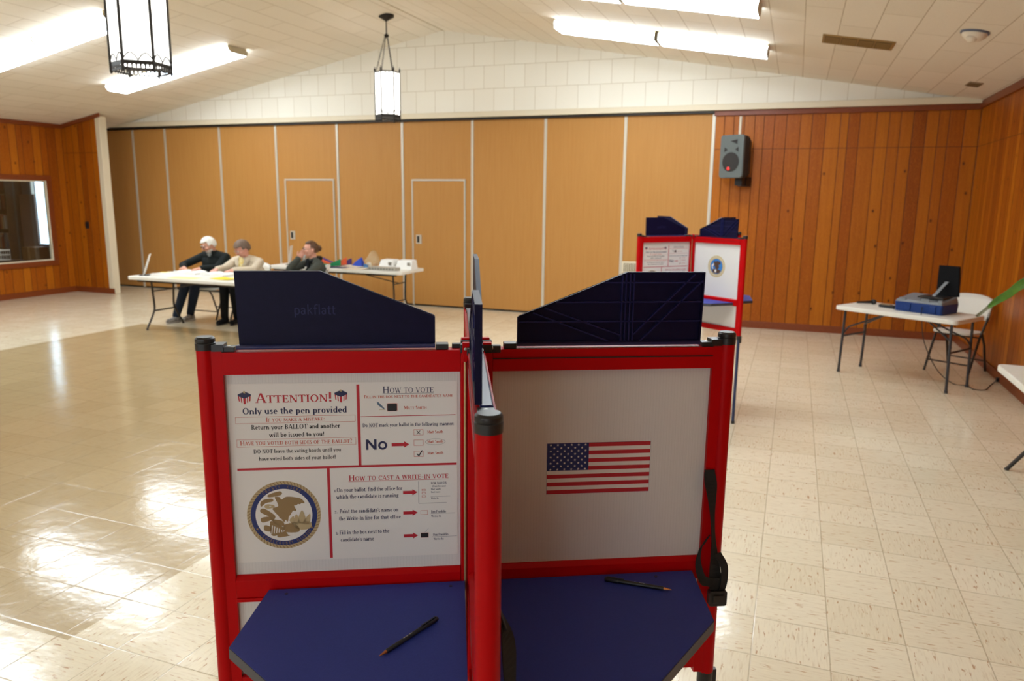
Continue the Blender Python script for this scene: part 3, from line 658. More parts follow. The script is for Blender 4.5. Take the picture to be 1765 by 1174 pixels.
def layout(s, caps):
    out = []; x = 0
    for ch in s:
        if ch == ' ': x += .32 if not caps else .30; continue
        k = 1.0
        if caps and ch.islower(): ch = ch.upper(); k = .78
        out.append((ch, x, k)); x += GL[ch][0]*k
    return out, x
def text(b, s, x, y, w, h, fn, caps=False, wt=1.0, sans=False):
    o, W = layout(s, caps); sx = w/W
    for ch, gx, k in o: glyph(b, ch, x+gx*sx, y, sx*k, h*k, fn, wt, sans)
def text_arc(b, s, cx, cy, r, amid, span, h, fn, top=True):
    o, W = layout(s, False)
    for ch, gx, k in o:
        f = (gx+GL[ch][0]/2)/W-.5; a = radians(amid-f*span if top else amid+f*span)
        ux, uy = (cos(a), sin(a)) if top else (-cos(a), -sin(a)); tx, ty = uy, -ux; rr = r if top else r+h
        px, py = cx+rr*cos(a), cy+rr*sin(a); sx = h*.75
        glyph(b, ch, -GL[ch][0]/2*sx, 0, sx, h, lambda gx_, gy_: fn(px+tx*gx_+ux*gy_, py+ty*gx_+uy*gy_), 1.0)
# ================================================================== PRINTED MATTER (all coordinates in millimetres on the sheet)
def disc(b, cx, cy, r0, r1, fn, n=48, a0=0, a1=360):
    pr = None
    for i in range(n+1):
        a = radians(a0+(a1-a0)*i/n); o = fn(cx+r1*cos(a), cy+r1*sin(a)); q = fn(cx+r0*cos(a), cy+r0*sin(a)) if r0 else None
        if pr: b.poly([pr[0], o, q, pr[1]] if r0 else [fn(cx, cy), pr[0], o])
        pr = (o, q)
def rect(b, x0, y0, x1, y1, fn): b.poly([fn(x0, y0), fn(x1, y0), fn(x1, y1), fn(x0, y1)])
def frame(b, x0, y0, x1, y1, w, fn):
    if y0 > y1: y0, y1 = y1, y0
    rect(b, x0, y0, x1, y0+w, fn); rect(b, x0, y1-w, x1, y1, fn); rect(b, x0, y0+w, x0+w, y1-w, fn); rect(b, x1-w, y0+w, x1, y1-w, fn)
def arrow(b, x0, x1, y, fn): b.poly([fn(x0, y-3.6), fn(x1-11, y-3.6), fn(x1-11, y-7), fn(x1, y), fn(x1-11, y+7), fn(x1-11, y+3.6), fn(x0, y+3.6)])
PMATS = [M_PRED, M_PORANGE, M_PNAVY, M_PBLK, M_PAPER, M_PDB, M_PBROWN, M_PTAN, M_PSLATE]
def poster(root, place):
    # place(x_mm, y_mm, lift) -> point; x to the right from the top-left corner, y upward
    def L(l): return lambda x, y: place(x, y, l)
    f0, f1, f2, f3 = L(.0006), L(.0009), L(.0012), L(.0015)
    b = MB(); W_, H_ = 468, 392
    b.prism([place(x, y, 0) for x, y in ((0, 0), (W_, 0), (W_, -H_), (0, -H_))], [place(x, y, .0004) for x, y in ((0, 0), (W_, 0), (W_, -H_), (0, -H_))])
    b.build('sheet', M_PAPER, root, world=True)
    def part(name, b): return b.build(name, PMATS, root, world=True)
    b = MB()
    for q in ((259, -5, 265, -184), (11, -186, 470-4, -181), (193, -186, 199, -389)): rect(b, q[0], q[1], q[2], q[3], f0)
    part('divider_lines', b)
    b = MB(); b.mi = 0
    text(b, 'Attention!', 55.5, -40.5, 154, 20, f0, True, 1.05)
    b.mi = 2; text(b, 'Only use the pen provided', 27.5, -64.5, 211, 13.5, f0, False, 1.15)
    b.mi = 1; text(b, 'If you make a mistake:', 73.5, -81, 119, 8.6, f0, True, 1.15)
    b.mi = 3
    text(b, 'Return your BALLOT and another', 43.5, -97.5, 180, 10, f0, False, 1.15); text(b, 'will be issued to you!', 78.5, -114.5, 112, 10, f0, False, 1.15)
    b.mi = 1; text(b, 'Have you voted both sides of the ballot?', 19.5, -131, 228, 10, f0, True, 1.1)
    b.mi = 3; text(b, 'DO NOT leave the voting booth until you', 45.5, -149, 178, 8.5, f0, False, 1.1); text(b, 'have voted both sides of your ballot!', 55.5, -165, 157, 8.5, f0, False, 1.1)
    b.mi = 1; frame(b, 13, -84.5, 255, -70, .7, f0); frame(b, 13, -135, 255, -118.5, .7, f0)
    part('attention_notice', b)
    for x in (33.5, 227):
        b = MB(); y = -28; b.mi = 2; b.poly([f0(x-13, y+6), f0(x, y), f0(x+13, y+6), f0(x+1, y+12)])
        b.poly([f0(x-13, y+6), f0(x, y), f0(x, y-3), f0(x-13, y+2.5)]); b.poly([f0(x, y), f0(x+13, y+6), f0(x+13, y+2.5), f0(x, y-3)])
        for k in range(5):
            a0, a1 = k/5, (k+1)/5; b.mi = 0 if k % 2 == 0 else 4
            b.poly([f1(x-12.5+12.5*a0, y+2.5-5.5*a0), f1(x-12.5+12.5*a1, y+2.5-5.5*a1), f1(x-11.5+11.5*a1, y-8-7*a1), f1(x-11.5+11.5*a0, y-8-7*a0)])
            b.poly([f1(x+12.5*a0, y-3+5.5*a0), f1(x+12.5*a1, y-3+5.5*a1), f1(x+11.5*a1, y-15+7*a1), f1(x+11.5*a0, y-15+7*a0)])
        b.mi = 7; b.poly([f2(x-2, y+9), f2(x+2.5, y+8), f2(x+1.5, y+13), f2(x-2, y+13)]); part('ballot_box_picture', b)
    b = MB(); b.mi = 2
    text(b, 'How to vote', 312.5, -24.5, 106, 14, f0, True, .85); rect(b, 312, -26.6, 418, -25.8, f0)
    b.mi = 1; text(b, "Fill in the box next to the candidate's name", 273.5, -35, 185, 6.8, f0, True, 1.25); text(b, 'Matt Smith', 355.5, -60.5, 48, 7, f0, True, 1.2)
    b.mi = 3; b.poly([f0(x, y) for x, y in rrect(321.6, -63.4, 341.4, -47.6, 2)]); b.mi = 1
    frame(b, 320.8, -64.2, 342.2, -46.8, .8, f0)
    b.mi = 8; b.poly([f0(300, -43), f0(304, -44), f0(316, -58), f0(314.5, -59.5), f0(302, -50)]); b.mi = 7; rect(b, 305, -61, 317, -60, f0)
    b.mi = 0; rect(b, 266, -75.2, 464, -73.8, f0)
    part('how_to_vote_notice', b)
    b = MB(); b.mi = 2; text(b, 'Do NOT mark your ballot in the following manner:', 269.5, -97.5, 191, 8, f0, False, 1.1); rect(b, 282, -99.6, 300, -99, f0)
    b.poly([f0(275.5+px, -147.5+py) for px, py in ((0, 0), (5, 0), (5, 15), (17, 0), (22, 0), (22, 23), (17, 23), (17, 8), (5, 23), (0, 23))])
    disc(b, 310.2, -138.5, 5, 9.4, f0, 32)
    b.mi = 0; arrow(b, 329, 366, -137.5, f0)
    for (y, ty) in ((-111.5, -114), (-134.5, -135.5), (-159.5, -161)):
        b.mi = 1; frame(b, 375.5, y-6.6, 395.5, y+6.6, .8, f0); text(b, 'Matt Smith', 404, ty, 34, 6, f0, False, 1.2)
    b.mi = 3; x, y = 385.5, -111.5
    for s in (-1, 1): b.poly([f1(x-3.6*s-.9, y+4), f1(x-3.6*s+.9, y+4), f1(x+3.6*s+.9, y-4), f1(x+3.6*s-.9, y-4)])
    b.poly([f1(381, -160), f1(383, -158.5), f1(385.5, -161.5), f1(392, -151), f1(394, -152), f1(386, -165.5)])
    pr = None
    for i in range(37):
        a = 2*pi*i/36; o = f0(421+21*cos(a), -133.2+7*sin(a)); q = f0(421+20.5*cos(a), -133.2+6.5*sin(a))
        if pr: b.poly([pr[0], o, q, pr[1]])
        pr = (o, q)
    part('do_not_mark_notice', b)
    b = MB(); b.mi = 0; text(b, 'How to cast a write-in vote', 237.5, -215, 211, 12, f0, True, 1.0); rect(b, 237, -217.6, 448, -216.6, f0)
    for y in (-245.5, -292, -345): arrow(b, 351, 382, y, f0)
    b.mi = 2
    for s, x, y, w, h in (('1.On your ballot, find the office for', 206.5, -239.5, 143, 9), ('which the candidate is running', 210.5, -255, 131, 9), ('2.', 205.5, -287, 7, 8), ("Print the candidate's name on", 216.5, -287.5, 124, 9), ('the Write-In line for that office', 214.5, -304, 131, 9), ('3.', 206.5, -335.5, 6, 8), ('Fill in the box next to the', 214.5, -336, 106, 9), ("candidate's name", 216.5, -352.5, 71, 9),
        ('FOR MAYOR', 410.5, -228.5, 34, 5), ('(Vote for one)', 413.5, -235, 29, 4), ('Matt Smith', 410.5, -241.5, 21, 3.4), ('Paul Jones', 410.5, -248, 20, 3.4), ('Write-In', 410.5, -262, 16, 3.6), ('Ben Franklin', 410.5, -294, 32, 6), ('Write-In', 410.5, -304, 22, 4.6), ('Ben Franklin', 414.5, -347.5, 33, 6), ('Write-In', 415.5, -357, 22, 4.6)):
        text(b, s, x, y, w, h, f0, False, 1.05)
    for q in ((384, -271, 384.6, -221), (384, -271.6, 444, -271), (410, -256.8, 452, -256.3), (410, -296, 462, -295.5), (412, -349.8, 466, -349.3)): rect(b, *q, f0)
    b.mi = 1
    for y in (-241, -248.5, -255.5): frame(b, 391, y-2.2, 399, y+2.2, .7, f0)
    frame(b, 388, -297.5, 403, -287.5, .7, f0); frame(b, 387.5, -350.6, 404.5, -339.6, .7, f0); b.mi = 3; rect(b, 388.2, -350, 403.8, -340.2, f1)
    b.mi = 8; b.poly([f0(396, -339), f0(398, -336), f0(406, -328), f0(403, -331.5)])
    part('write_in_notice', b)
    # round county seal
    b = MB(); cx, cy = 101, -287; b.mi = 7; disc(b, cx, cy, 68.5, 76, f0, 72)
    b.mi = 6
    for k in range(64):
        a = radians(k*360/64); c_, s_ = cos(a), sin(a); d = .05
        b.poly([f1(cx+69*cos(a), cy+69*sin(a)), f1(cx+69*cos(a+.035), cy+69*sin(a+.035)), f1(cx+75.6*cos(a+.095), cy+75.6*sin(a+.095)), f1(cx+75.6*cos(a+.06), cy+75.6*sin(a+.06))])
    b.mi = 5; disc(b, cx, cy, 58.5, 68.5, f0, 72); b.mi = 4; disc(b, cx, cy, 0, 58.5, f0, 72)
    b.mi = 6
    text_arc(b, 'COUNTY', cx, cy, 60.4, 113, 38, 6.4, f1); text_arc(b, 'CLERK', cx, cy, 60.4, 68, 30, 6.4, f1)
    text_arc(b, 'COLES COUNTY', cx, cy, 60.4, -105, 62, 6.4, f1, False); text_arc(b, 'ILLINOIS', cx, cy, 60.4, -51, 34, 6.4, f1, False)
    for a in (208, -28):
        ax_, ay = cx+63.5*cos(radians(a)), cy+63.5*sin(radians(a)); b.poly([f1(ax_+(3.4 if k % 2 == 0 else 1.4)*cos(radians(90+36*k)), ay+(3.4 if k % 2 == 0 else 1.4)*sin(radians(90+36*k))) for k in range(10)])
    def sp(*q):     # closed smooth outline
        n = len(q); out = []
        for i in range(n):
            p0, p1, p2, p3 = q[i-1], q[i], q[(i+1) % n], q[(i+2) % n]
            for k in range(3):
                t = k/3; out.append(tuple(p1[c]+.5*t*(1-t)*((p2[c]-p0[c])*(1-t)-(p3[c]-p1[c])*t)+(p2[c]-p1[c])*t*t*(3-2*t)*1.0 for c in (0, 1)))
        return [f1(cx+(x-560)*.2105, cy-(y-548)*.235) for x, y in out]
    def sq(*q): return [f2(cx+(x-560)*.2105, cy-(y-548)*.235) for x, y in q]
    # eagle with spread wing, ribbon, shield, rock, leaves
    for q in (((478, 374), (500, 370), (524, 376), (540, 398), (556, 392), (582, 376), (622, 374), (664, 380), (706, 388), (738, 400), (760, 424), (764, 442), (736, 440), (720, 450), (700, 446), (684, 460), (664, 455), (668, 478), (682, 500), (676, 514), (656, 508), (640, 520), (628, 540), (606, 566), (600, 592), (590, 615), (574, 594), (560, 616), (545, 602), (534, 584), (518, 576), (500, 548), (476, 524), (462, 504), (450, 488), (462, 474), (500, 466), (506, 452), (496, 420), (484, 396)),
              ((415, 350), (530, 320), (542, 355), (425, 375)), ((335, 425), (370, 396), (452, 388), (456, 415), (385, 430), (342, 462)),
              ((330, 492), (370, 480), (462, 540), (472, 572), (440, 600), (415, 560), (340, 520)), ((335, 570), (420, 558), (432, 590), (345, 612)),
              ((365, 640), (420, 655), (432, 700), (362, 690)), ((485, 742), (560, 702), (590, 740), (610, 748), (505, 762)), ((556, 642), (640, 632), (700, 668), (696, 714), (590, 716), (552, 690)),
              ((436, 590), (500, 592), (548, 610), (556, 650), (490, 640))): b.poly(sp(*q))
    b.mi = 7
    for q in (((610, 600), (655, 560), (650, 640)), ((650, 630), (680, 540), (715, 630)), ((690, 620), (738, 505), (775, 625)), ((740, 630), (815, 540), (805, 640)), ((606, 625), (812, 620), (806, 685), (690, 690), (640, 640))): b.poly(sp(*q))
    b.poly(sp((372, 462), (400, 440), (468, 452), (462, 474), (400, 482)))
    b.mi = 6; b.poly(sp((432, 600), (552, 668), (545, 700), (482, 742), (426, 735), (418, 655)))
    b.mi = 4
    for k in range(5): x = 438+k*22; b.poly(sq((x, 640+k*11), (x+9, 645+k*11), (x-4+k*2, 728-k*4), (x-12+k*2, 724-k*4)))
    b.poly(sq((420, 458), (440, 456), (438, 464), (420, 466)))
    part('county_seal', b)
def flag_on(panel, place):     # 231 x 116 mm flag sticker
    f0, f1, f2 = [lambda x, y, l=l: place(x, y, l) for l in (.0006, .0010, .0014)]
    b = MB(); W_, H_ = 230, 116; st = H_/13; b.mi = 2; rect(b, -.4, -H_-.4, W_+.4, .4, lambda x, y: place(x, y, .0003))
    for k in range(13): b.mi = 0 if k % 2 == 0 else 1; rect(b, 0, -st*(k+1), W_, -st*k, f0)
    b.mi = 2; cw, ch = 92, st*7; rect(b, 0, -ch, cw, 0, f1); b.mi = 1
    for r in range(9):
        for c in range(6 if r % 2 == 0 else 5):
            x = cw*(c+.5+(.5 if r % 2 else 0))/6; y = -ch*(r+.5)/9
            pts = [(x+(3.1 if k % 2 == 0 else 1.2)*cos(radians(90+36*k)), y+(3.1 if k % 2 == 0 else 1.2)*sin(radians(90+36*k))) for k in range(10)]
            for k in range(10): b.poly([f2(x, y), f2(*pts[k]), f2(*pts[(k+1) % 10])])
    b.build('flag_sticker', [M_PRED, M_PAPER, M_PDB], panel, world=True)
M_GOLD = mat('seal_gold', rgb(190, 168, 104), .5); M_SKY = mat('seal_blue', rgb(50, 120, 190), .5); M_EAG = mat('seal_brown', rgb(78, 56, 44), .5)
def seal_on(panel, place):     # round sticker 180 mm
    f = [lambda x, y, l=l: place(x, y, l) for l in (.0006, .0009, .0012)]
    b = MB(); disc(b, 0, 0, 64, 90, f[0], 48); b.mi = 1; disc(b, 0, 0, 0, 64, f[0], 48); b.mi = 3
    for k in range(40): a = radians(k*9); b.poly([f[1](70*cos(a), 70*sin(a)), f[1](70*cos(a+.06), 70*sin(a+.06)), f[1](84*cos(a+.05), 84*sin(a+.05)), f[1](84*cos(a), 84*sin(a))])
    b.mi = 2; b.poly([f[1](x, y) for x, y in ((-24, 44), (-6, 36), (2, 46), (40, 40), (44, 22), (24, 14), (30, -10), (10, -26), (-6, -22), (-22, 6), (-34, 20))])
    b.poly([f[1](x, y) for x, y in ((-46, -30), (-20, -20), (20, -24), (48, -30), (30, -56), (-28, -58))]); b.mi = 3
    b.poly([f[2](x, y) for x, y in ((-52, 6), (-30, 26), (-24, 18), (-40, -6), (-30, -22), (-42, -20))]); b.poly([f[2](x, y) for x, y in ((-16, -26), (2, -26), (0, -46), (-8, -52), (-16, -44))])
    b.build('seal_sticker', [M_GOLD, M_SKY, M_EAG, M_PAPER], panel, world=True)
# ================================================================== VOTING BOOTHS
HB = 1.535
WING = [(.480, 1.541), (.483, 1.690), (.315, 1.690), (.085, 1.596), (.085, 1.541)]
def booth(label, C, angs, lens, posters, stickers, straps, group):
    t = thing('voting_booth', label, 'voting booth', (C[0], C[1], 0), group=group)
    fr = []
    for a, Ln in zip(angs, lens):
        e = V(cos(a), sin(a), 0); n = V(-sin(a), cos(a), 0)
        def X(q, e=e, n=n, s=Ln/.56): return V(C[0], C[1], 0)+e*q[0]+n*q[1]+V(0, 0, q[2])
        fr.append((X, e, n, Ln))
    for k, (X, e, n, Ln) in enumerate(fr):
        def B(): b = MB(); b.X = X; return b
        R1 = Ln-.034
        b = B(); b.tube([(Ln, 0, .746), (Ln, 0, HB)], .0185, 18); b.box((R1, -.013, .75), (Ln-.012, .013, HB-.004)); po = b.build('post', M_RED, t, smooth=True, world=True)
        b = B(); b.lathe([(.0, HB-.002), (.0196, HB-.002), (.0200, HB+.012), (.0188, HB+.013), (.0198, HB+.015), (.0192, HB+.021), (.016, HB+.0245), (0, HB+.0245)], 24, (Ln, 0, 0)); b.box((R1-.004, -.016, HB-.004), (Ln-.015, .016, HB+.010)); b.build('post_cap', M_BLACK, po, smooth=True, world=True)
        b = B(); b.tube([(Ln, 0, .0), (Ln, 0, .76)], .0125, 14); lg = b.build('leg', M_LEGB, po, smooth=True, world=True)
        b = B(); b.tube([(Ln, 0, .715), (Ln, 0, .748)], .0185, 14); b.box((Ln+.012, -.006, .69), (Ln+.026, .006, .748)); b.build('leg_collar', M_BLACK, lg, smooth=True, world=True)
        b = B(); b.tube([(Ln, 0, 0), (Ln, 0, .025)], .016, 12); b.build('leg_foot', M_BLACK, lg, smooth=True, world=True)
        b = B(); b.box((.034, -.0025, .80), (R1+.004, .0025, 1.49)); pn = b.build('panel', M_FLUTE, t, world=True)
        b = B(); b.box((.034, -.0165, HB-.052), (R1-.001, .0165, HB-.006)); b.box((.034, -.0175, HB-.022), (R1-.001, -.016, HB-.006)); b.box((.034, -.0185, HB-.052), (R1-.001, -.016, HB-.026)); b.mi = 1; b.box((.034, -.0191, HB-.0262), (R1-.002, -.0187, HB-.0238)); b.build('top_rail', [M_RED, M_BLACK], t, world=True)
        b = B()
        b.box((.034, -.016, .994), (R1-.001, .0165, 1.034)); b.prism([(.034, .0165, 1.034), (.034, -.016, 1.034), (.034, -.006, 1.042), (.034, .007, 1.042)], [(R1-.001, .0165, 1.034), (R1-.001, -.016, 1.034), (R1-.001, -.006, 1.042), (R1-.001, .007, 1.042)])
        b.box((.034, -.010, .986), (R1-.001, .020, .994)); b.build('middle_rail', M_RED, t, world=True, bevel=.0012)
        b = B(); b.box((.034, -.016, .764), (R1-.001, .016, .806)); b.build('bottom_rail', M_RED, t, world=True, bevel=.0015)
        b = B(); b.box((.012, .0, .75), (.033, .018, HB-.004)); b.box((.014, -.018, .75), (.034, -.003, HB-.004)); b.build('inner_stile', M_RED, t, world=True, bevel=.0015)
        b = B(); b.tube([(.024, .0215, .76), (.024, .0215, HB-.006)], .0028, 8); b.build('hinge_rod', mat('brass_rod', rgb(190, 168, 120), .35, .6), t, world=True)
        b = B(); b.box((.013, .010, HB-.010), (.034, .032, HB+.008)); b.box((.03, -.02, HB-.012), (.05, -.004, HB+.003)); b.mi = 1; b.tube([(.024, .032, HB-.001), (.024, .0345, HB-.001)], .0035, 10); b.build('hinge_clamp', [M_BLACK, M_STEEL], t, world=True, bevel=.0015)
        # privacy wing: thin tray, smooth on the counter-clockwise side, ribbed on the other
        b = B(); w0, w1 = -.016, -.005; pr = [(r, z) for r, z in WING]
        b.prism([(r, w1, z) for r, z in pr], [(r, w1-.003, z) for r, z in pr])
        cr, cz_ = .29, 1.60
        inn = [(r+(.0035 if r < cr else -.0035), z+(.0035 if z < cz_ else -.0035)) for r, z in pr]
        for i in range(5):
            j = (i+1) % 5; b.hexa([(pr[i][0], w1-.0031, pr[i][1]), (pr[j][0], w1-.0031, pr[j][1]), (inn[j][0], w1-.0031, inn[j][1]), (inn[i][0], w1-.0031, inn[i][1]), (pr[i][0], w0, pr[i][1]), (pr[j][0], w0, pr[j][1]), (inn[j][0], w0, inn[j][1]), (inn[i][0], w0, inn[i][1])])
        wg = b.build('privacy_wing', M_NAVY, t, world=True)
        b = B(); b.box((.085, w1-.003, 1.5335), (.483, .0080, 1.5412)); b.tube([(.085, .0080, 1.5370), (.483, .0080, 1.5370)], .0042, 10); b.build('hinge_flange', M_FLANGE, wg, smooth=True, world=True)
        def zt_(r): return 1.690 if r > .315 else 1.596+(r-.085)*(.094/.23)
        b = B()
        def rib(r0, z0, r1, z1):
            d = V(r1-r0, 0, z1-z0).normalized(); q = V(-d.z, 0, d.x)*.0014; y0, y1 = w1-.0032, w0+.001
            P = [V(r0, 0, z0)-q, V(r1, 0, z1)-q, V(r1, 0, z1)+q, V(r0, 0, z0)+q]; b.hexa([p+V(0, y0, 0) for p in P]+[p+V(0, y1, 0) for p in P])
        for z in (1.586, 1.627, 1.668):
            r0 = .089 if z < 1.594 else .085+(z-1.596)/(.094/.23)+.006
            rib(r0, z, .479, z)
        for r in (.305, .313, .322, .330): rib(r, 1.544, r, zt_(r)-.003)
        rib(.462, 1.686, .33, 1.556); rib(.479, 1.672, .348, 1.544); rib(.142, 1.615, .305, 1.556); rib(.118, 1.605, .278, 1.544)
        b.build('ribs', M_NAVY_HI, wg, world=True)
        b = B(); text(b, 'pakflatt', .370, 1.602, -.084, .021, lambda x, y: V(x, w1+.0008, y), False, .62, True); b.build('embossed_logo', M_NAVY_HI, wg, world=True)
        b = B(); b.box((.486, -.013, HB-.006), (.513, .013, HB+.004)); b.mi = 1; b.tube([(.500, 0, HB+.003), (.500, 0, HB+.0055)], .004, 10); b.build('wing_clip', [M_BLACK, M_STEEL], t, world=True, bevel=.0015)
        b = B(); b.box((.058, -.013, HB-.006), (.084, .013, HB+.006)); b.build('wing_clip', M_BLACK, t, world=True, bevel=.0015)
        if k in stickers:
            if stickers[k] == 'flag': flag_on(pn, lambda x, y, l: X((.155+x*.001, -.0025-l, 1.3165+y*.001)))
            else: seal_on(pn, lambda x, y, l: X((.277+x*.001, -.0025-l, 1.293+y*.001)))
        if k in straps: strap(t, X if k == 0 else (lambda q, X=X: X((q[0]-.004, -q[1]*1.9-.018, q[2]))), Ln)
    # corner hub and shelves
    b = MB(); b.X = lambda q: V(C[0], C[1], 0)+fr[0][1]*q[0]+fr[0][2]*q[1]+V(0, 0, q[2])
    b.box((-.011, -.011, .75), (.011, .011, HB+.010))
    for sx in (-1, 1):
        b.box((sx*.012, -.034, HB-.028), (sx*.030, -.020, HB+.012)); b.box((sx*.012, .020, HB-.028), (sx*.030, .034, HB+.012))
    b.build('hub', M_RED, t, world=True, bevel=.0015)
    for k in range(4):
        (X, e, n, Ln), (X2, e2, n2, L2) = fr[k], fr[(k+1) % 4]; f1, f2 = Ln/.56, L2/.56
        pts = [(.0245, .0245), (.452*f1, .0245), (.476*f1, .230), (.228, .482*f2), (.0245, .502*f2)]
        P = [V(C[0], C[1], 0)+e*u+e2*v for u, v in pts]
        b = MB(); b.prism([p+V(0, 0, .9935) for p in P], [p+V(0, 0, 1.015) for p in P]); sh = b.build('shelf', M_SHELF, t, world=True)
        b = MB(); c_ = sum(P, V(0, 0, 0))/len(P)
        for i in range(1, 4):
            p, q = P[i], P[i+1]; d = (q-p).normalized(); o_ = V(d.y, -d.x, 0)*.0015
            b.hexa([p+V(0, 0, .992), q+V(0, 0, .992), q+o_+V(0, 0, .992), p+o_+V(0, 0, .992), p+V(0, 0, 1.0135), q+V(0, 0, 1.0135), q+o_+V(0, 0, 1.0135), p+o_+V(0, 0, 1.0135)])
        b.build('edge_band', M_EDGE, sh, world=True)
        b = MB()
        for u, v in ((.40, .045), (.055, .045), (.045, .40)):
            p = V(C[0], C[1], 0)+e*u+e2*v; b.tube([p+V(0, 0, 1.005), p+V(0, 0, 1.0162)], .0038, 10)
        b.build('shelf_screw', M_PNAVY, sh, world=True)
    return t, fr
def strap(t, X, Ln):
    b = MB(); b.X = X; r = Ln-.028
    path = bez([(r, -.020, 1.247), (r+.006, -.026, 1.20), (r+.012, -.028, 1.13), (r+.018, -.032, 1.06), (r+.026, -.032, .985)], 6); tw = len(path)
    for i in range(tw-1):
        def sd(j): a = .9*sin(j/tw*3.0); return V(cos(a), sin(a)*.6, 0)*(.012+.004*sin(j*.35))
        p, q = path[i], path[i+1]; b.poly([p-sd(i), p+sd(i), q+sd(i+1), q-sd(i+1)])
    b.poly([(r-.012, -.0195, 1.252), (r+.012, -.0195, 1.252), (r+.014, -.024, 1.228), (r-.006, -.024, 1.226)])
    lp = bez([(r+.004, -.024, 1.09), (r-.014, -.034, 1.075), (r-.02, -.036, 1.04), (r-.008, -.040, 1.0), (r+.014, -.038, .99)], 6)
    b.ribbon(lp, .022, V(.5, 0, .87)); lp = bez([(r+.024, -.036, 1.06), (r+.040, -.040, 1.03), (r+.042, -.040, .99), (r+.036, -.036, .955)], 6); b.ribbon(lp, .02, V(.9, .3, .1))
    b.ribbon([(r+.024, -.036, 1.0), (r+.026, -.036, .975), (r+.028, -.036, .955)], .03, V(1, 0, 0))
    s = b.build('strap', mat('black_webbing', (.010, .010, .010, 1), .8), t, world=True, solid=.0022)
    b = MB(); b.X = X; b.prism([(x, -.046, z) for x, z in rrect(r+.008, .935, r+.050, .972, .006)], [(x, -.030, z) for x, z in rrect(r+.008, .935, r+.050, .972, .006)]); b.box((r+.016, -.049, .944), (r+.042, -.0465, .963)); b.build('buckle', M_BLACK, s, world=True, bevel=.002)
NEAR = (-.6065, 1.42)
nA = [radians(a) for a in (26.9, 114.8, 206.9, 294.8)]
bt, nf = booth('large red and blue voting booth in the foreground with a flag sticker', NEAR, nA, [.545, .583, .545, .583], [2], {0: 'flag'}, {0, 3}, 'red framed voting booths')
FAR = (-.8134, 6.6417)
fA = [radians(a) for a in (50.5, 140.0, 225.2, 324.7)]
bt2, ff = booth('red and blue voting booth further back near the panelled wall, with a round seal', FAR, fA, [.55]*4, [2], {3: 'seal'}, {0}, 'red framed voting booths')
for (X, e, n, Ln), lb in ((nf[2], 'printed voting instruction poster on the foreground voting booth'), (ff[2], 'printed voting instruction poster on the distant voting booth')):
    o = X((.274, .003, 1.26)); pt = thing('instruction_poster', lb, 'poster', o, group='voting instruction posters')
    poster(pt, lambda x, y, l: X((.5075*Ln/.545-x*.001, .0026+.0004+l, 1.461+y*.001)))
def pen(tip, end, label):
    tip, end = V(*tip), V(*end); t = thing('pen', label, 'pen', tip, group='black pens on the shelves'); d = (end-tip).normalized(); Ln = (end-tip).length
    A = lambda x: tip+d*x
    b = MB(); b.tube([A(.016), A(.02), A(Ln*.62), A(Ln*.86)], [.0030, .0042, .0044, .0044], 12); br = b.build('barrel', M_BLACK, t, smooth=True, world=True)
    b = MB(); b.tube([A(0), A(.003), A(.017)], [.0006, .0012, .0034], 10); b.build('copper_tip', mat('copper_tip', rgb(196, 120, 66), .3, .7), t, smooth=True, world=True)
    b = MB(); b.tube([A(Ln*.80), A(Ln*.98), A(Ln)], [.0052, .0050, .0036], 12); s = V(-d.y, d.x, 0); b.cbox(A(Ln*.84)+V(0, 0, .0060), (.038, .003, .0018), (d, s, V(0, 0, 1))); b.build('cap', M_BLACK, t, smooth=True, world=True)
    b = MB(); s = d.cross(V(0, 0, 1)).normalized(); mid_ = A(Ln*.40)+V(0, 0, .00455)
    fn = lambda x, y: mid_+d*x-s*y*0+s*(.0012-y)
    for x0, x1 in ((0, .004), (.005, .007), (.008, .012), (.016, .018), (.019, .022)): rect(b, x0, .0004, x1, .0020, fn)
    b2 = b; b2.build('imprint', mat('imprint_white', (.6, .6, .62, 1), .5), br, world=True)
PZ = 1.015+.0046

pen((-0.648, 1.073, PZ), (-0.605, 1.224, PZ), 'black pen lying on the left blue shelf below the poster')
pen((-0.188, 1.507, PZ), (-0.333, 1.500, PZ), 'black pen lying on the right blue shelf below the flag')
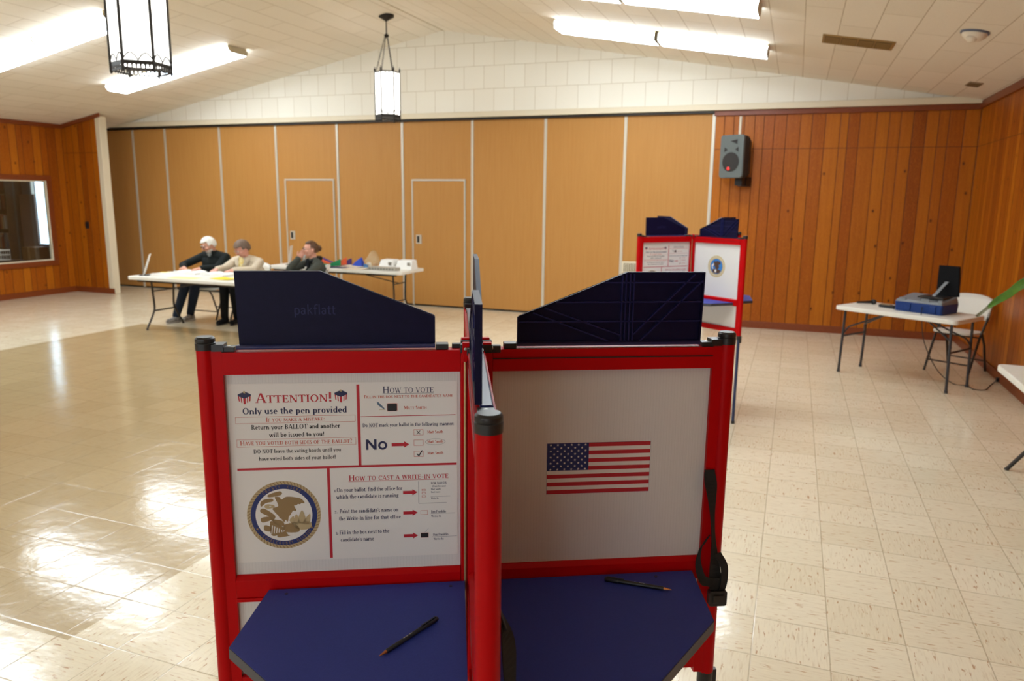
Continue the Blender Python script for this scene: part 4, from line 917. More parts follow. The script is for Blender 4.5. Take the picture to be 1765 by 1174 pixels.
# ================================================================== TABLES AND CHAIRS
def table_top(t, Lx, Ly, z=.735, th=.045):
    b = MB(); b.prism([(x, y, z-th) for x, y in rrect(-Lx/2, -Ly/2, Lx/2, Ly/2, .045)], [(x, y, z) for x, y in rrect(-Lx/2, -Ly/2, Lx/2, Ly/2, .045)])
    return b.build('tabletop', M_TABLE, t, bevel=.008)
def wishbone_table(label, c, rz, Lx, Ly, inset=.24, group=None, prof=((.20, .69), (.185, .50), (.175, .30), (.20, .22), (.26, .12), (.32, .03), (.325, .0))):
    t = thing('folding_table', label, 'table', (c[0], c[1], 0), rz=radians(rz), group=group); table_top(t, Lx, Ly)
    for s in (-1, 1):
        x = s*(Lx/2-inset)
        for q in (-1, 1):
            b = MB(); b.tube(bez([(x, q*a_, z_) for a_, z_ in prof], 5), .0135, 10); b.ell((x, q*prof[-1][0], .008), (.018, .018, .010), None, 8, 6); b.build('leg', M_LEGBR, t, smooth=True)
        for hw, z, r_ in ((.18, .25, .012), (.19, .52, .009), (.3, .68, .012)):
            if group is None and inset < .2 and z < .6: continue
            b = MB(); b.tube([(x, -hw, z), (x, hw, z)], r_, 8); b.build('crossbar', M_LEGBR, t, smooth=True)
        b = MB(); b.tube([(x, 0, .52), (s*.10, 0, .68)], .008, 8); b.build('brace', M_LEGBR, t, smooth=True)
    b = MB(); b.box((-Lx/2+.12, -Ly/2+.06, .66), (Lx/2-.12, -Ly/2+.085, .692)); b.box((-Lx/2+.12, Ly/2-.085, .66), (Lx/2-.12, Ly/2-.06, .692)); b.build('apron_rail', M_LEGBR, t)
    return t
wishbone_table('white folding table where two people sit reading papers', (-7.22, 8.08), 0, 2.44, .76, group=None)
wishbone_table('white folding table against the partition, loaded with bags and white boxes', (-6.62, 10.2), 0, 2.44, .76)
wishbone_table('white folding table at the right edge, cut off by the frame', (1.745, 5.12), 90, 1.76, .70, inset=.09, prof=((.20, .69), (.12, .55), (.05, .42), (.04, .32), (.10, .19), (.215, .02), (.225, 0)))
t = thing('folding_table', 'small white folding table holding the blue case and microphone', 'table', (1.161, 8.677, 0), rz=radians(-33.5)); table_top(t, 1.25, .62)
for sx in (-1, 1):
    for sy in (-1, 1):
        b = MB(); b.tube([(sx*.565, sy*.225, 0), (sx*.545, sy*.225, .69)], .0135, 12); b.tube([(sx*.565, sy*.225, 0), (sx*.564, sy*.225, .03)], .017, 12); b.build('leg', M_LEGG, t, smooth=True)
    b = MB(); b.tube([(sx*.556, -.225, .40), (sx*.556, .225, .40)], .011, 8); b.build('crossbar', M_LEGG, t, smooth=True)
    for sy in (-1, 1):
        b = MB(); b.tube([(sx*.556, sy*.225, .42), (sx*.53, sy*.16, .50), (sx*.18, 0, .68)], .009, 8); b.ell((sx*.55, sy*.215, .45), (.016, .016, .016), None, 8, 6); b.build('brace', M_LEGG, t, smooth=True)
def chair_parts(t):
    # local: faces -y, origin at floor centre
    W_ = .225
    for s in (-1, 1):
        b = MB(); b.tube([(s*W_, -.245, 0), (s*W_, -.06, .40), (s*W_, .10, .62), (s*W_, .165, .80)], .0125, 10); b.build('front_leg', M_LEGBR, t, smooth=True)
        b = MB(); b.tube([(s*(W_-.03), .275, 0), (s*(W_-.03), .17, .30), (s*(W_-.03), .06, .45)], .0125, 10); b.build('rear_leg', M_LEGBR, t, smooth=True)
    for w_, y, z in ((W_, -.19, .12), (W_-.03, .235, .12), (W_, -.05, .41)): b = MB(); b.tube([(-w_, y, z), (w_, y, z)], .0085, 8); b.build('crossbar', M_LEGBR, t, smooth=True)
    b = MB(); P = rrect(-.205, -.23, .205, .17, .07, 5); b.prism([(x, y, .435-.03*y) for x, y in P], [(x, y, .462-.05*y) for x, y in P]); b.build('seat', M_CHAIR, t, bevel=.009)
    b = MB(); N = 12
    def pt(u, v):   # curved back
        x = .235*u; bulge = .05*(1-u*u); z = .585+.265*v; top = (1-.16*abs(u)**3) ; z = .585+(.265*top)*v
        return V(x, .105+.075*v+bulge-.02, z)
    for i in range(N):
        for j in range(4):
            u0, u1, v0, v1 = -1+2*i/N, -1+2*(i+1)/N, j/4, (j+1)/4; b.poly([pt(u0, v0), pt(u1, v0), pt(u1, v1), pt(u0, v1)])
    me_o = b; o = me_o.build('backrest', M_CHAIR, t, smooth=True, solid=.022)
    bm = bmesh.new(); bm.from_mesh(o.data); bmesh.ops.remove_doubles(bm, verts=bm.verts, dist=.0005); bm.to_mesh(o.data); bm.free()
def chair(label, x, y, face):   # face: direction (dx,dy) the sitter looks
    rz = atan2(face[1], face[0])+pi/2; t = thing('folding_chair', label, 'chair', (x, y, 0), rz=rz, group='white folding chairs'); return t
c0 = chair('empty white folding chair pushed behind the small table by the right wall', 1.789, 9.352, (-.54, -.84)); chair_parts(c0)
def chair_copy(label, x, y, face):
    c = chair(label, x, y, face)
    for ch in c0.children: copy_tree(ch, c)
chair_copy('white folding chair under the white-haired man', -8.17, 9.03, (0, -1))
chair_copy('white folding chair under the woman in the beige jacket', -7.46, 9.02, (.12, -1))
chair_copy('white folding chair under the woman in the dark hooded jacket', -6.48, 9.22, (-.8, -.6))
# ================================================================== THINGS ON THE SMALL TABLE
ca = radians(-33.5); ux, uy = V(cos(ca), sin(ca), 0), V(-sin(ca), cos(ca), 0)
t = thing('ballot_machine', 'blue and grey case machine with a raised black lid on the small table', 'machine', V(1.161, 8.677, .735)+ux*.155+uy*.06, rz=ca)
M_CB = mat('case_blue', rgb(22, 52, 112), .5, 0, .3); M_CG = mat('case_grey', rgb(122, 126, 130), .5); M_CD = mat('case_dark', rgb(46, 40, 36), .5)
b = MB(); b.prism([(x, y, .001) for x, y in rrect(-.235, -.175, .235, .175, .025)], [(x, y, .10) for x, y in rrect(-.24, -.18, .24, .18, .025)])
for x in (-.10, .15): b.box((x-.03, -.188, .015), (x+.03, -.17, .085))
b.build('case_body', M_CB, t, bevel=.006)
b = MB(); P = rrect(-.24, -.18, .24, .18, .025); b.prism([(x, y, .1005) for x, y in P], [(x*.93, y*.9, .145+.02*(y/.18)) for x, y in P]); tp = b.build('case_top', M_CG, t, bevel=.005)
b = MB(); b.box((-.05, -.10, .15), (.20, .14, .166)); b.mi = 1; b.box((-.03, -.08, .1661), (.18, .10, .170)); b.build('scanner_bed', [M_CD, M_BLACK], tp)
b = MB(); b.box((.02, -.17, .10), (.1, -.155, .15)); b.box((-.2, -.172, .10), (-.13, -.155, .14)); b.box((.19, -.172, .10), (.225, -.155, .15)); b.build('latch', M_CG, tp)
b = MB(); A = [(.02, .135, .165), (.24, .135, .165), (.245, .155, .165), (.015, .155, .165)]; b.prism(A, [(.005, .165, .47), (.205, .165, .47), (.21, .185, .47), (0, .185, .47)]); b.build('raised_lid', mat('lid_matte_black', (.006, .006, .007, 1), .7, 0, .1), t, bevel=.006)
b = MB(); b.hexa([(.05, -.02, .168), (.085, -.02, .168), (.085, -.012, .168), (.05, -.012, .168), (.10, .125, .31), (.135, .125, .31), (.135, .134, .31), (.10, .134, .31)]); b.build('lid_strut', M_CG, t)
b = MB(); b.tube(bez([(1.26, 8.47, .80), (1.25, 8.40, .745), (1.255, 8.375, .70), (1.31, 8.42, .45), (1.47, 8.55, .16), (1.64, 8.62, .012), (1.76, 8.60, .006), (1.80, 8.45, .006), (1.90, 8.47, .006), (2.0, 8.72, .006), (2.10, 8.93, .02)], 8), .0045, 6); b.box((2.09, 8.91, .005), (2.112, 8.95, .05)); tag(b.build('power_cord', M_BLACK, smooth=True), 'black power cord trailing from the small table to the right wall', 'cord')
t = thing('microphone', 'black handheld microphone lying at the left end of the small table', 'microphone', (.80, 8.99, .738)); d = V(.85, .52, 0).normalized(); A = lambda x: V(0, 0, .022)+d*x
b = MB(); b.tube([A(-.12), A(-.06), A(.06)], [.011, .013, .017], 12); b.build('handle', M_BLACK, t, smooth=True); b = MB(); b.ell(A(.085), (.028, .028, .027), None, 14, 10); b.lathe([(.018, 0), (.029, .012), (.029, .02), (.024, .024)], 14, A(.06), d); b.build('grille_head', mat('mic_mesh', (.02, .02, .02, 1), .7), t, smooth=True)
t = thing('microphone_receiver', 'small dark box beside the microphone on the small table', 'receiver', (.985, 8.80, .735), rz=ca)
b = MB(); b.box((-.08, -.035, .002), (.08, .035, .03)); b.build('body', M_BLACK, t, bevel=.004); b = MB(); b.box((-.075, -.03, .0302), (.04, .03, .034)); b.build('label_plate', mat('tan_label', rgb(150, 128, 90), .6), t)
b = MB(); b.tube(bez([V(1.03, 8.74, .752), V(1.03, 8.68, .740), V(1.06, 8.66, .7395), V(1.10, 8.68, .7395), V(1.13, 8.645, .7395), V(1.19, 8.60, .7395), V(1.24, 8.59, .75)], 6), .003, 6); tag(b.build('audio_cable', M_BLACK, smooth=True), 'thin black cable curled on the small table between receiver and case', 'cable')
# ================================================================== PLANT AT THE RIGHT EDGE
t = thing('potted_plant', 'potted plant with broad green leaves reaching in from the right edge', 'plant', (1.78, 5.42, .735))
M_LEAF = vary('leaf_green', rgb(58, 98, 16), rgb(74, 118, 24), 18, .4, .4); M_WITH = mat('leaf_dry_tip', rgb(112, 108, 84), .7)
b = MB(); b.lathe([(.0, .001), (.085, .001), (.115, .17), (.122, .18), (.122, .20), (.108, .20), (.10, .175), (.0, .175)], 24); b.build('pot', mat('terracotta', rgb(150, 84, 54), .7), t, smooth=True)
b = MB(); b.lathe([(.0, .18), (.098, .178)], 20); b.build('soil', mat('soil', rgb(44, 32, 24), .9), t)
def leaf(base, c1, c2, tip, wid, tipm=False):
    b = MB(); b.tube(bez([V(0, 0, .175), V(*base)*.6+V(0, 0, .08), V(*base)], 5), .005, 6); b.build('leaf_stalk', M_LEAF, t, smooth=True)
    P = bez([V(*base), V(*c1), V(*c2), V(*tip)], 6); n = len(P); b = MB(); pr = None; view = V(.5, -.86, .2)
    for i, p in enumerate(P):
        f = i/(n-1); w = wid*(sin(pi*min(1, f*.92+.04))**.7)*(1-.55*f)+.004; d = (P[min(i+1, n-1)]-P[max(i-1, 0)]).normalized(); s = d.cross(V(-.45, -.85, .3)).normalized(); nn = s.cross(d)
        row = [b.p(p-s*w+nn*.02*sin(i*1.3)), b.p(p-nn*.012), b.p(p+s*w+nn*.015*cos(i*1.7))]
        if pr:
            b.mi = 1 if (tipm and f > .93) else 0
            b.face((pr[0], pr[1], row[1], row[0])); b.face((pr[1], pr[2], row[2], row[1]))
        pr = row
    o = b.build('leaf', [M_LEAF, M_WITH], t, smooth=True, solid=.0016, sub=1)
leaf((-.05, .10, .60), (-.20, .38, .66), (-.33, .62, .52), (-.49, .88, .28), .05, True)
leaf((.0, .12, .44), (-.10, .34, .48), (-.20, .48, .42), (-.255, .55, .34), .07)
leaf((.06, -.1, .5), (.12, -.25, .6), (.14, -.4, .55), (.13, -.55, .45), .07)
leaf((-.08, -.06, .5), (-.12, -.2, .58), (-.10, -.35, .55), (-.05, -.5, .45), .07)
leaf((.1, .1, .55), (.16, .2, .65), (.2, .34, .66), (.22, .5, .58), .06)
# ================================================================== THINGS ON THE PEOPLE'S TABLE
TZ = .7355
def sheet(name, label, cat, m, c, w, h, rz, z=TZ, curl=.0, group=None):
    b = MB(); N = 6
    for i in range(N):
        q = []
        for j, (f, g) in enumerate(((i/N, 0), ((i+1)/N, 0), ((i+1)/N, 1), (i/N, 1))): q.append(V((f-.5)*w, (g-.5)*h, .001+curl*(2*f-1)**2))
        b.poly(q)
    o = b.build(name, m, None, solid=.0012); o.location = (c[0], c[1], z); o.rotation_euler = (0, 0, radians(rz)); return tag(o, label, cat, group)
M_YEL = mat('yellow_paper', rgb(240, 208, 20), .6); M_PYEL = mat('pale_yellow_paper', rgb(240, 232, 150), .6); M_WP = mat('white_paper', rgb(236, 234, 228), .6)
sheet('paper_sheet', 'small yellow paper near the far left corner of the reading table', 'paper', M_YEL, (-8.38, 8.33), .16, .07, 10)
sheet('paper_sheet', 'large white paper sheet flat at the left end of the reading table', 'paper', M_WP, (-8.08, 8.17), .46, .32, -6)
sheet('paper_sheet', 'white paper sheet flat in front of the white-haired man', 'paper', M_WP, (-7.68, 8.08), .26, .18, 12)
sheet('paper_sheet', 'pale yellow paper near the front edge of the reading table', 'paper', M_PYEL, (-7.58, 7.85), .42, .20, 4)
sheet('paper_sheet', 'bright yellow folder beside the blue privacy wing on the reading table', 'folder', M_YEL, (-7.02, 7.99), .34, .25, -8, curl=.008)
def open_book(label, c, w, rz):
    t = thing('open_binder', label, 'binder', (c[0], c[1], TZ), rz=radians(rz), group='open binders being read')
    for s in (-1, 1):
        b = MB(); N = 7; pr = None
        for i in range(N+1):
            f = i/N; x = s*w/2*f; z = .012+.035*sin(pi*min(1, f*.75+.1))
            row = (b.p((x, -.13, z)), b.p((x, .13, z)), b.p((x, .13, .001)), b.p((x, -.13, .001)))
            if pr:
                for a, c_ in ((0, 1), (1, 2), (2, 3), (3, 0)): b.face((pr[a], pr[c_], row[c_], row[a]))
            else: b.face(row)
            pr = row
        b.face(pr[::-1]); b.build('page_block', M_WP, t, smooth=True)
open_book('open white binder on the table in front of the white-haired man', (-7.93, 8.30), .40, 4)
open_book('open white binder on the table in front of the woman in beige', (-7.40, 8.28), .42, -5)
def sign(name, label, c, rz, w, h, tilt):
    t = thing(name, label, 'sign', (c[0], c[1], TZ), rz=radians(rz), group='small tabletop notices')
    b = MB(); d = V(0, sin(tilt), cos(tilt)); n = V(0, cos(tilt), -sin(tilt))
    def P(x, z, o): return V(x, 0, .004)+d*z+n*o
    b.hexa([P(-w/2, 0, 0), P(w/2, 0, 0), P(w/2, 0, .004), P(-w/2, 0, .004), P(-w/2, h, 0), P(w/2, h, 0), P(w/2, h, .004), P(-w/2, h, .004)]); b.build('notice_board', M_WP, t)
    b = MB(); b.box((-w/2, -.05, 0), (w/2, .075, .004)); b.build('base', M_BLACK, t)
    b = MB()
    for k, f in enumerate((.85, .70, .62, .50, .42, .30)): ww = w*(.6 if k in (0, 3) else .75); b.hexa([P(-ww/2, h*f, -.0006), P(ww/2, h*f, -.0006), P(ww/2, h*f, -.0001), P(-ww/2, h*f, -.0001), P(-ww/2, h*f+.012, -.0006), P(ww/2, h*f+.012, -.0006), P(ww/2, h*f+.012, -.0001), P(-ww/2, h*f+.012, -.0001)])
    b.build('printed_lines', mat('print_grey', rgb(140, 132, 126), .6), t)
sign('tabletop_sign', 'white slanted sign seen nearly edge-on at the left end of the reading table', (-8.34, 7.90), -52, .20, .30, .32)
sign('tabletop_sign', 'white printed notice standing on the rear table, left of the steel tumbler', (-7.62, 10.16), -64, .22, .30, .12)
# ================================================================== THINGS ON THE REAR TABLE
t = thing('tumbler', 'stainless steel tumbler on the rear table behind the seated woman', 'tumbler', (-7.42, 10.28, TZ)); b = MB(); b.lathe([(.0, 0), (.034, 0), (.042, .06), (.045, .17), (.043, .175), (.0, .176)], 20); b.build('body', M_STEEL, t, smooth=True); b = MB(); b.lathe([(.0, .1765), (.042, .1765), (.042, .19), (.0, .195)], 20); b.build('lid', M_CD, t, smooth=True)
b = MB(); b.ell((-7.52, 10.22, TZ+.045), (.055, .05, .045), None, 14, 8); tag(b.build('black_pouch', M_BLACK, smooth=True), 'small round black pouch beside the steel tumbler', 'pouch')
def boat(name, label, m, c, L_, W_, Hh, rz, lift=0, cat='bag'):
    b = MB(); N = 14; rows_ = []
    for i in range(N+1):
        f = i/N; u = 2*f-1; zz = lift+Hh*(.25+.75*abs(u)**1.6) ; w = W_*(1-.75*abs(u)**2)
        rows_.append([b.p((L_/2*u, -w/2, zz)), b.p((L_/2*u, -w/2*.8, lift*.9+zz*.15)), b.p((L_/2*u, w/2*.8, lift*.9+zz*.15)), b.p((L_/2*u, w/2, zz*.98)), b.p((L_/2*u, 0, zz*.82))])
    for A, B in zip(rows_, rows_[1:]):
        for k in range(5): j = (k+1) % 5; b.face((A[k], A[j], B[j], B[k]))
    b.face(rows_[0][::-1]); b.face(rows_[-1]); o = b.build(name, m, None, smooth=True); o.location = (c[0], c[1], TZ+.001); o.rotation_euler = (0, 0, radians(rz)); return tag(o, label, cat)
boat('cloth_bag', 'green folded cloth bag on the rear table right of the seated woman', mat('cloth_green', rgb(36, 140, 84), .7), (-6.93, 10.145), .52, .15, .12, 6)
boat('cloth_bag', 'orange and red folded cloth bag tucked behind the green bag', mat('cloth_orange', rgb(224, 92, 50), .7), (-6.90, 10.285), .50, .09, .14, 8)
boat('cloth_bag', 'purple folded cloth bag under the orange bag on the rear table', mat('cloth_purple', rgb(88, 62, 120), .7), (-6.88, 10.405), .50, .10, .12, 6)
b = MB(); b.prism([(-.10, -.02, 0), (.10, -.02, 0), (.12, .05, 0), (-.10, .05, 0)], [(.03, 0, .11), (.08, 0, .14), (.09, .02, .135), (.02, .02, .10)]); o = b.build('blue_folder', mat('cloth_blue', rgb(36, 70, 180), .6)); o.location = (-6.515, 10.40, TZ); tag(o, 'bright blue folded pouch standing behind the green bag', 'pouch')
for k, (x, y, r) in enumerate(((-6.66, 10.02, 5), (-6.58, 10.07, -9))): sheet('dark_folder', ('dark blue folder lying at the front edge of the rear table', 'dark blue folder lying on top of another, right of the green bag')[k], 'folder', mat('folder_blue', rgb(62, 66, 96), .5), (x, y), .34, .2, r, TZ+.003*k+.001)
for k, (x, y, r) in enumerate(((-6.46, 10.22, -10), (-6.24, 9.95, 6))): sheet('paper_sheet', ('cream paper pile lying behind the dark blue folders', 'white paper lying in front of the clear plastic bag')[k], 'paper', mat('cream_paper', rgb(226, 212, 190), .6), (x, y), .34, .26, r, TZ, .01)
t = thing('plastic_bag', 'clear crumpled plastic bag of supplies on the rear table', 'bag', (-6.17, 10.30, TZ)); b = MB(); b.ell((0, 0, .09), (.13, .11, .09), None, 16, 10)
for i, v in enumerate(b.v): b.v[i] = V(v.x*(1+.12*sin(9*v.z*10+v.y*30)), v.y*(1+.1*cos(v.x*40)), max(.002, v.z+(.10*max(0, 1-abs(v.x-.02)*12) if v.z > .12 else 0)))
b.build('film', film_mat(), t, smooth=True, angle=180)
b = MB(); b.ell((-.05, -.02, .045), (.045, .03, .04), None, 10, 8); b.mi = 1; b.cbox((-.08, -.06, .03), (.07, .03, .05)); b.mi = 2; b.ell((.06, -.02, .04), (.04, .03, .035), None, 10, 8); b.build('supplies', [M_WP, mat('label_blue', rgb(70, 120, 170), .5), mat('supply_brown', rgb(180, 130, 90), .6)], t, smooth=True)
def wbox(label, c, w, rz):
    t = thing('white_box', label, 'box', (c[0], c[1], TZ), rz=radians(rz), group='white boxes on the rear table')
    b = MB(); b.prism([(-w/2, -.12, 0), (w/2, -.12, 0), (w/2, .12, 0), (-w/2, .12, 0)], [(-w/2+.02, -.05, .135), (w/2-.02, -.05, .135), (w/2-.02, .11, .14), (-w/2+.02, .11, .14)]); b.build('box_body', M_WP, t, bevel=.006)
    b = MB(); b.cbox((w*.30, -.095, .085), (.05, .02, .05)); b.build('clasp', M_STEEL, t, bevel=.003)
wbox('white sloped box on the rear table, left one of the pair', (-5.875, 10.30), .26, -4); wbox('white sloped box on the rear table, right one nearest the table end', (-5.58, 10.32), .28, 3)
b = MB(); b.box((-.24, -.07, 0), (.24, .07, .05)); b.mi = 1
for k in range(9): b.box((-.22+k*.05, -.072, .012), (-.19+k*.05, -.0705, .040))
o = b.build('paper_tray', [mat('tray_grey', rgb(170, 164, 152), .5), mat('tray_slot', rgb(120, 116, 108), .6)]); o.location = (-5.78, 9.98, TZ); o.rotation_euler = (0, 0, radians(-3)); tag(o, 'flat grey tray in front of the two white boxes', 'tray')
# ================================================================== PEOPLE
def blob(name, prims, m, parent, voxel=.0055, it=4):
    b = MB()
    for q in prims:
        if q[0] == 'c': b.cap(q[1], q[2], q[3], q[4], 14)
        else: b.ell(q[1], q[2], q[3] if len(q) > 3 else None, 18, 12)
    o = b.build(name, m, parent, world=True)
    r = o.modifiers.new('remesh', 'REMESH'); r.mode = 'VOXEL'; r.voxel_size = voxel; r.use_smooth_shade = True
    s = o.modifiers.new('smooth', 'SMOOTH'); s.iterations = it; s.factor = .5
    dg = bpy.context.evaluated_depsgraph_get(); dg.update(); me = bpy.data.meshes.new_from_object(o.evaluated_get(dg)); o.modifiers.clear(); old = o.data; o.data = me; bpy.data.meshes.remove(old); me.name = name
    me.polygons.foreach_set('use_smooth', [True]*len(me.polygons)); return o
def hand(w, hd, side, pn, curl=.5, thumb=1):
    hd, side, pn = hd.normalized(), side.normalized(), pn.normalized(); P = []
    c = w+hd*.045; P.append(('e', c, (.050, .041, .015), (hd, side, pn)))
    for i, L in enumerate((.066, .076, .072, .056)):
        s = (i-1.5)*.0215*-thumb; b0 = w+hd*(.082-.004*abs(i-1.5))+side*s; d = (hd+side*s*1.2).normalized(); a = b0
        for k in range(3):
            ang = curl*(k+.4)*.9; dd = (d*cos(ang)-pn*sin(ang)).normalized(); e = a+dd*L*(.45, .31, .24)[k]; P.append(('c', a, .0082-.0006*k, e, .0078-.0006*k)); a = e
    a = w+hd*.022+side*.034*thumb; e = a+(hd*.65+side*.6*thumb-pn*.25).normalized()*.036; P.append(('c', a, .011, e, .0095)); P.append(('c', e, .0095, e+(hd*.9+side*.15*thumb-pn*.35).normalized()*.03, .008))
    return P
def person(label, loc, J, skin, M, S_=1.0):
    t = thing('person', label, 'person', loc)
    sh, el, wr, hip, kn, an, to = [[V(*q) for q in J[k]] for k in ('sh', 'el', 'wr', 'hip', 'kn', 'an', 'to')]
    pel, che, nk, hc = [V(*J[k]) for k in ('pel', 'che', 'nk', 'hc')]
    hf = V(*J['hf']).normalized(); hr = hf.cross(V(0, 0, 1)).normalized(); hu = hr.cross(hf); ax = (hr, hf, hu)
    sv = (sh[1]-sh[0]).normalized(); bf = J.get('bw', 0.0)
    def torso(g):
        P = []
        for s in (-1, 1):
            P.append(('c', pel+sv*.075*s, .115+g+bf, pel.lerp(che, .5)+sv*.075*s, .105+g+bf)); P.append(('c', pel.lerp(che, .5)+sv*.075*s, .105+g+bf, che+sv*.085*s, .10+g))
        P.append(('c', sh[0], .052+g, nk-V(0, 0, .02), .055+g)); P.append(('c', sh[1], .052+g, nk-V(0, 0, .02), .055+g)); P.append(('c', che, .11+g, nk-V(0, 0, .03), .06+g))
        return P
    def arms(g, f=1.0):
        P = []
        for i in (0, 1): P.append(('c', sh[i], .05+g, el[i], .040+g)); P.append(('c', el[i], .040+g, el[i].lerp(wr[i], f), .030+g-.004*f+ (0.004 if g else 0)))
        return P
    def legs(g):
        P = []
        for i in (0, 1): P.append(('c', hip[i], .085+g, kn[i], .060+g)); P.append(('c', kn[i], .058+g, an[i], .040+g))
        return P
    body = torso(0)+arms(0)+legs(0)
    body += [('c', nk-V(0, 0, .03), .054, hc-hu*.05-hf*.015, .050), ('e', hc, (.076, .096, .100), ax), ('e', hc+hf*.024-hu*.058, (.056, .064, .060), ax), ('e', hc+hf*.045-hu*.085, (.032, .036, .030), ax),
             ('c', hc+hf*.092+hu*.012, .010, hc+hf*.113-hu*.024, .0135), ('c', hc+hf*.084+hu*.026-hr*.035, .012, hc+hf*.084+hu*.026+hr*.035, .012), ('c', hc+hf*.086-hu*.056-hr*.014, .0095, hc+hf*.086-hu*.056+hr*.014, .0095)]
    for s in (-1, 1): body += [('e', hc+hr*.079*s-hf*.008-hu*.012, (.010, .020, .032), ax), ('e', hc+hr*.04*s+hf*.058-hu*.03, (.028, .03, .026), ax)]
    for i in (0, 1):
        hd = (V(*J['hd'][i])).normalized(); pn = V(*J['pn'][i]).normalized(); side = hd.cross(pn).normalized()
        body.append(('c', el[i].lerp(wr[i], .8), .030, wr[i]+hd*.01, .024)); body += hand(wr[i], hd, side, pn, J['curl'][i], J['thumb'][i])
        body.append(('c', V(an[i].x, an[i].y, .055), .030, V(to[i].x, to[i].y, .036).lerp(an[i], .22), .020))
    blob('body', body, skin, t)
    blob('top', torso(.016)+arms(.014, .93), M['top'], t, .008, 6)
    blob('trousers', [('c', pel+sv*.075, .135+bf, pel-sv*.075, .135+bf)]+legs(.014), M['trousers'], t, .008, 6)
    for i in (0, 1):
        d = (to[i]-an[i]); d.z = 0; d.normalize(); s = blob('shoe', [('c', V(an[i].x, an[i].y, .052)-d*.03, .046, V(to[i].x, to[i].y, .036)-d*.02, .036), ('c', V(an[i].x, an[i].y, .09)-d*.01, .044, V(an[i].x, an[i].y, .06), .046)], M['shoe'], t, .007, 4)
        b = MB(); q = V(-d.y, d.x, 0); a = V(an[i].x, an[i].y, .0)-d*.075; e = V(to[i].x, to[i].y, 0)+d*.018
        b.prism([a-q*.035, a+q*.035, e+q*.030-d*.04, e+q*.012, e-q*.012, e-q*.030-d*.04], [p+V(0, 0, .022) for p in (a-q*.037, a+q*.037, e+q*.033-d*.04, e+q*.014, e-q*.014, e-q*.033-d*.04)]); b.build('sole', M['sole'], s, world=True, bevel=.004)
    b = MB()
    for s in (-1, 1): b.mi = 0; c = hc+hr*.032*s+hf*.0855+hu*.006; b.ell(c, (.0135, .010, .0085), ax, 10, 8); b.mi = 1; b.ell(c+hf*.007, (.006, .0045, .006), ax, 8, 6)
    b.build('eyes', [mat('eye_white', (.6, .58, .55, 1), .3), M_PBLK], t, smooth=True, world=True)
    b = MB(); b.ell(hc+hf*.0955-hu*.056, (.021, .004, .0048), ax, 10, 6); b.build('lips', mat('lips', rgb(150, 78, 70), .5), t, smooth=True, world=True)
    b = MB()
    for s in (-1, 1): b.tube([hc+hr*s*x+hf*(.096-.2*(x-.03)**2*20)+hu*(.030+z) for x, z in ((.014, 0), (.03, .004), (.05, -.002))], [.0035, .004, .002], 6)
    b.build('eyebrows', M['brow'], t, smooth=True, world=True)
    if M.get('glasses'):
        b = MB()
        for s in (-1, 1):
            c = hc+hr*.033*s+hf*.106+hu*.004; b.tube([c+hr*.026*cos(a)*(1)+hu*.019*sin(a) for a in [2*pi*k/16 for k in range(17)]], .0022, 6); b.tube([c+hr*.026*s, c+hr*.047*s-hf*.02, c+hr*.048*s-hf*.11], .002, 6)
        b.tube([hc-hr*.008+hf*.108+hu*.008, hc+hr*.008+hf*.108+hu*.008], .002, 6); b.build('glasses', M['glasses'], t, smooth=True, world=True)
    return t, hc, ax, sv
def hair(t, hc, ax, m, r, keep, off=(0, 0, 0), th=.018, extra=()):
    b = MB(); c = hc+ax[0]*off[0]+ax[1]*off[1]+ax[2]*off[2]; b.ell(c, r, ax, 36, 26, keep)
    o = b.build('hair', m, t, smooth=True, world=True, solid=th, angle=180)
    for c_, r_ in extra:
        e = MB(); e.ell(hc+ax[0]*c_[0]+ax[1]*c_[1]+ax[2]*c_[2], r_, ax, 16, 12); e.build('hair_bun', m, o, smooth=True, world=True)
    return o
SK1 = vary('skin_ruddy', rgb(206, 146, 122), rgb(214, 158, 134), 30, .5, .4); SK2 = vary('skin_fair', rgb(216, 150, 130), rgb(224, 166, 146), 30, .5, .4); SK3 = vary('skin_pale', rgb(220, 158, 136), rgb(226, 172, 150), 30, .5, .4)
M_DK = vary('charcoal_knit', (.010, .013, .013, 1), (.016, .020, .019, 1), 120, .85, .2, .1); M_JEAN = vary('dark_denim', rgb(30, 38, 52), rgb(38, 46, 60), 90, .8, .2); M_BLKC = vary('black_cloth', (.006, .006, .007, 1), (.010, .010, .011, 1), 90, .85, .2)
M_BEI = vary('beige_jacket', rgb(206, 190, 166), rgb(216, 202, 180), 60, .8, .2, .1); M_HOOD = vary('grey_jacket', rgb(66, 68, 62), rgb(78, 80, 72), 70, .85, .2, .1)
M_WH = vary('white_hair', rgb(226, 222, 212), rgb(238, 236, 228), 70, .7, .3, .5, 1, 1, 3); M_GH = vary('grey_brown_hair', rgb(96, 76, 62), rgb(132, 110, 94), 60, .6, .4, .6, 1, 1, 3); M_BH = vary('brown_hair', rgb(74, 48, 28), rgb(98, 66, 40), 60, .5, .4, .5, 1, 1, 3)
M_SOLE = mat('shoe_sole', rgb(190, 184, 176), .7); M_SHOE = vary('grey_trainer', rgb(96, 92, 90), rgb(176, 170, 164), 26, .7, .3); M_GLS = mat('dark_glasses_frame', rgb(58, 44, 44), .3)
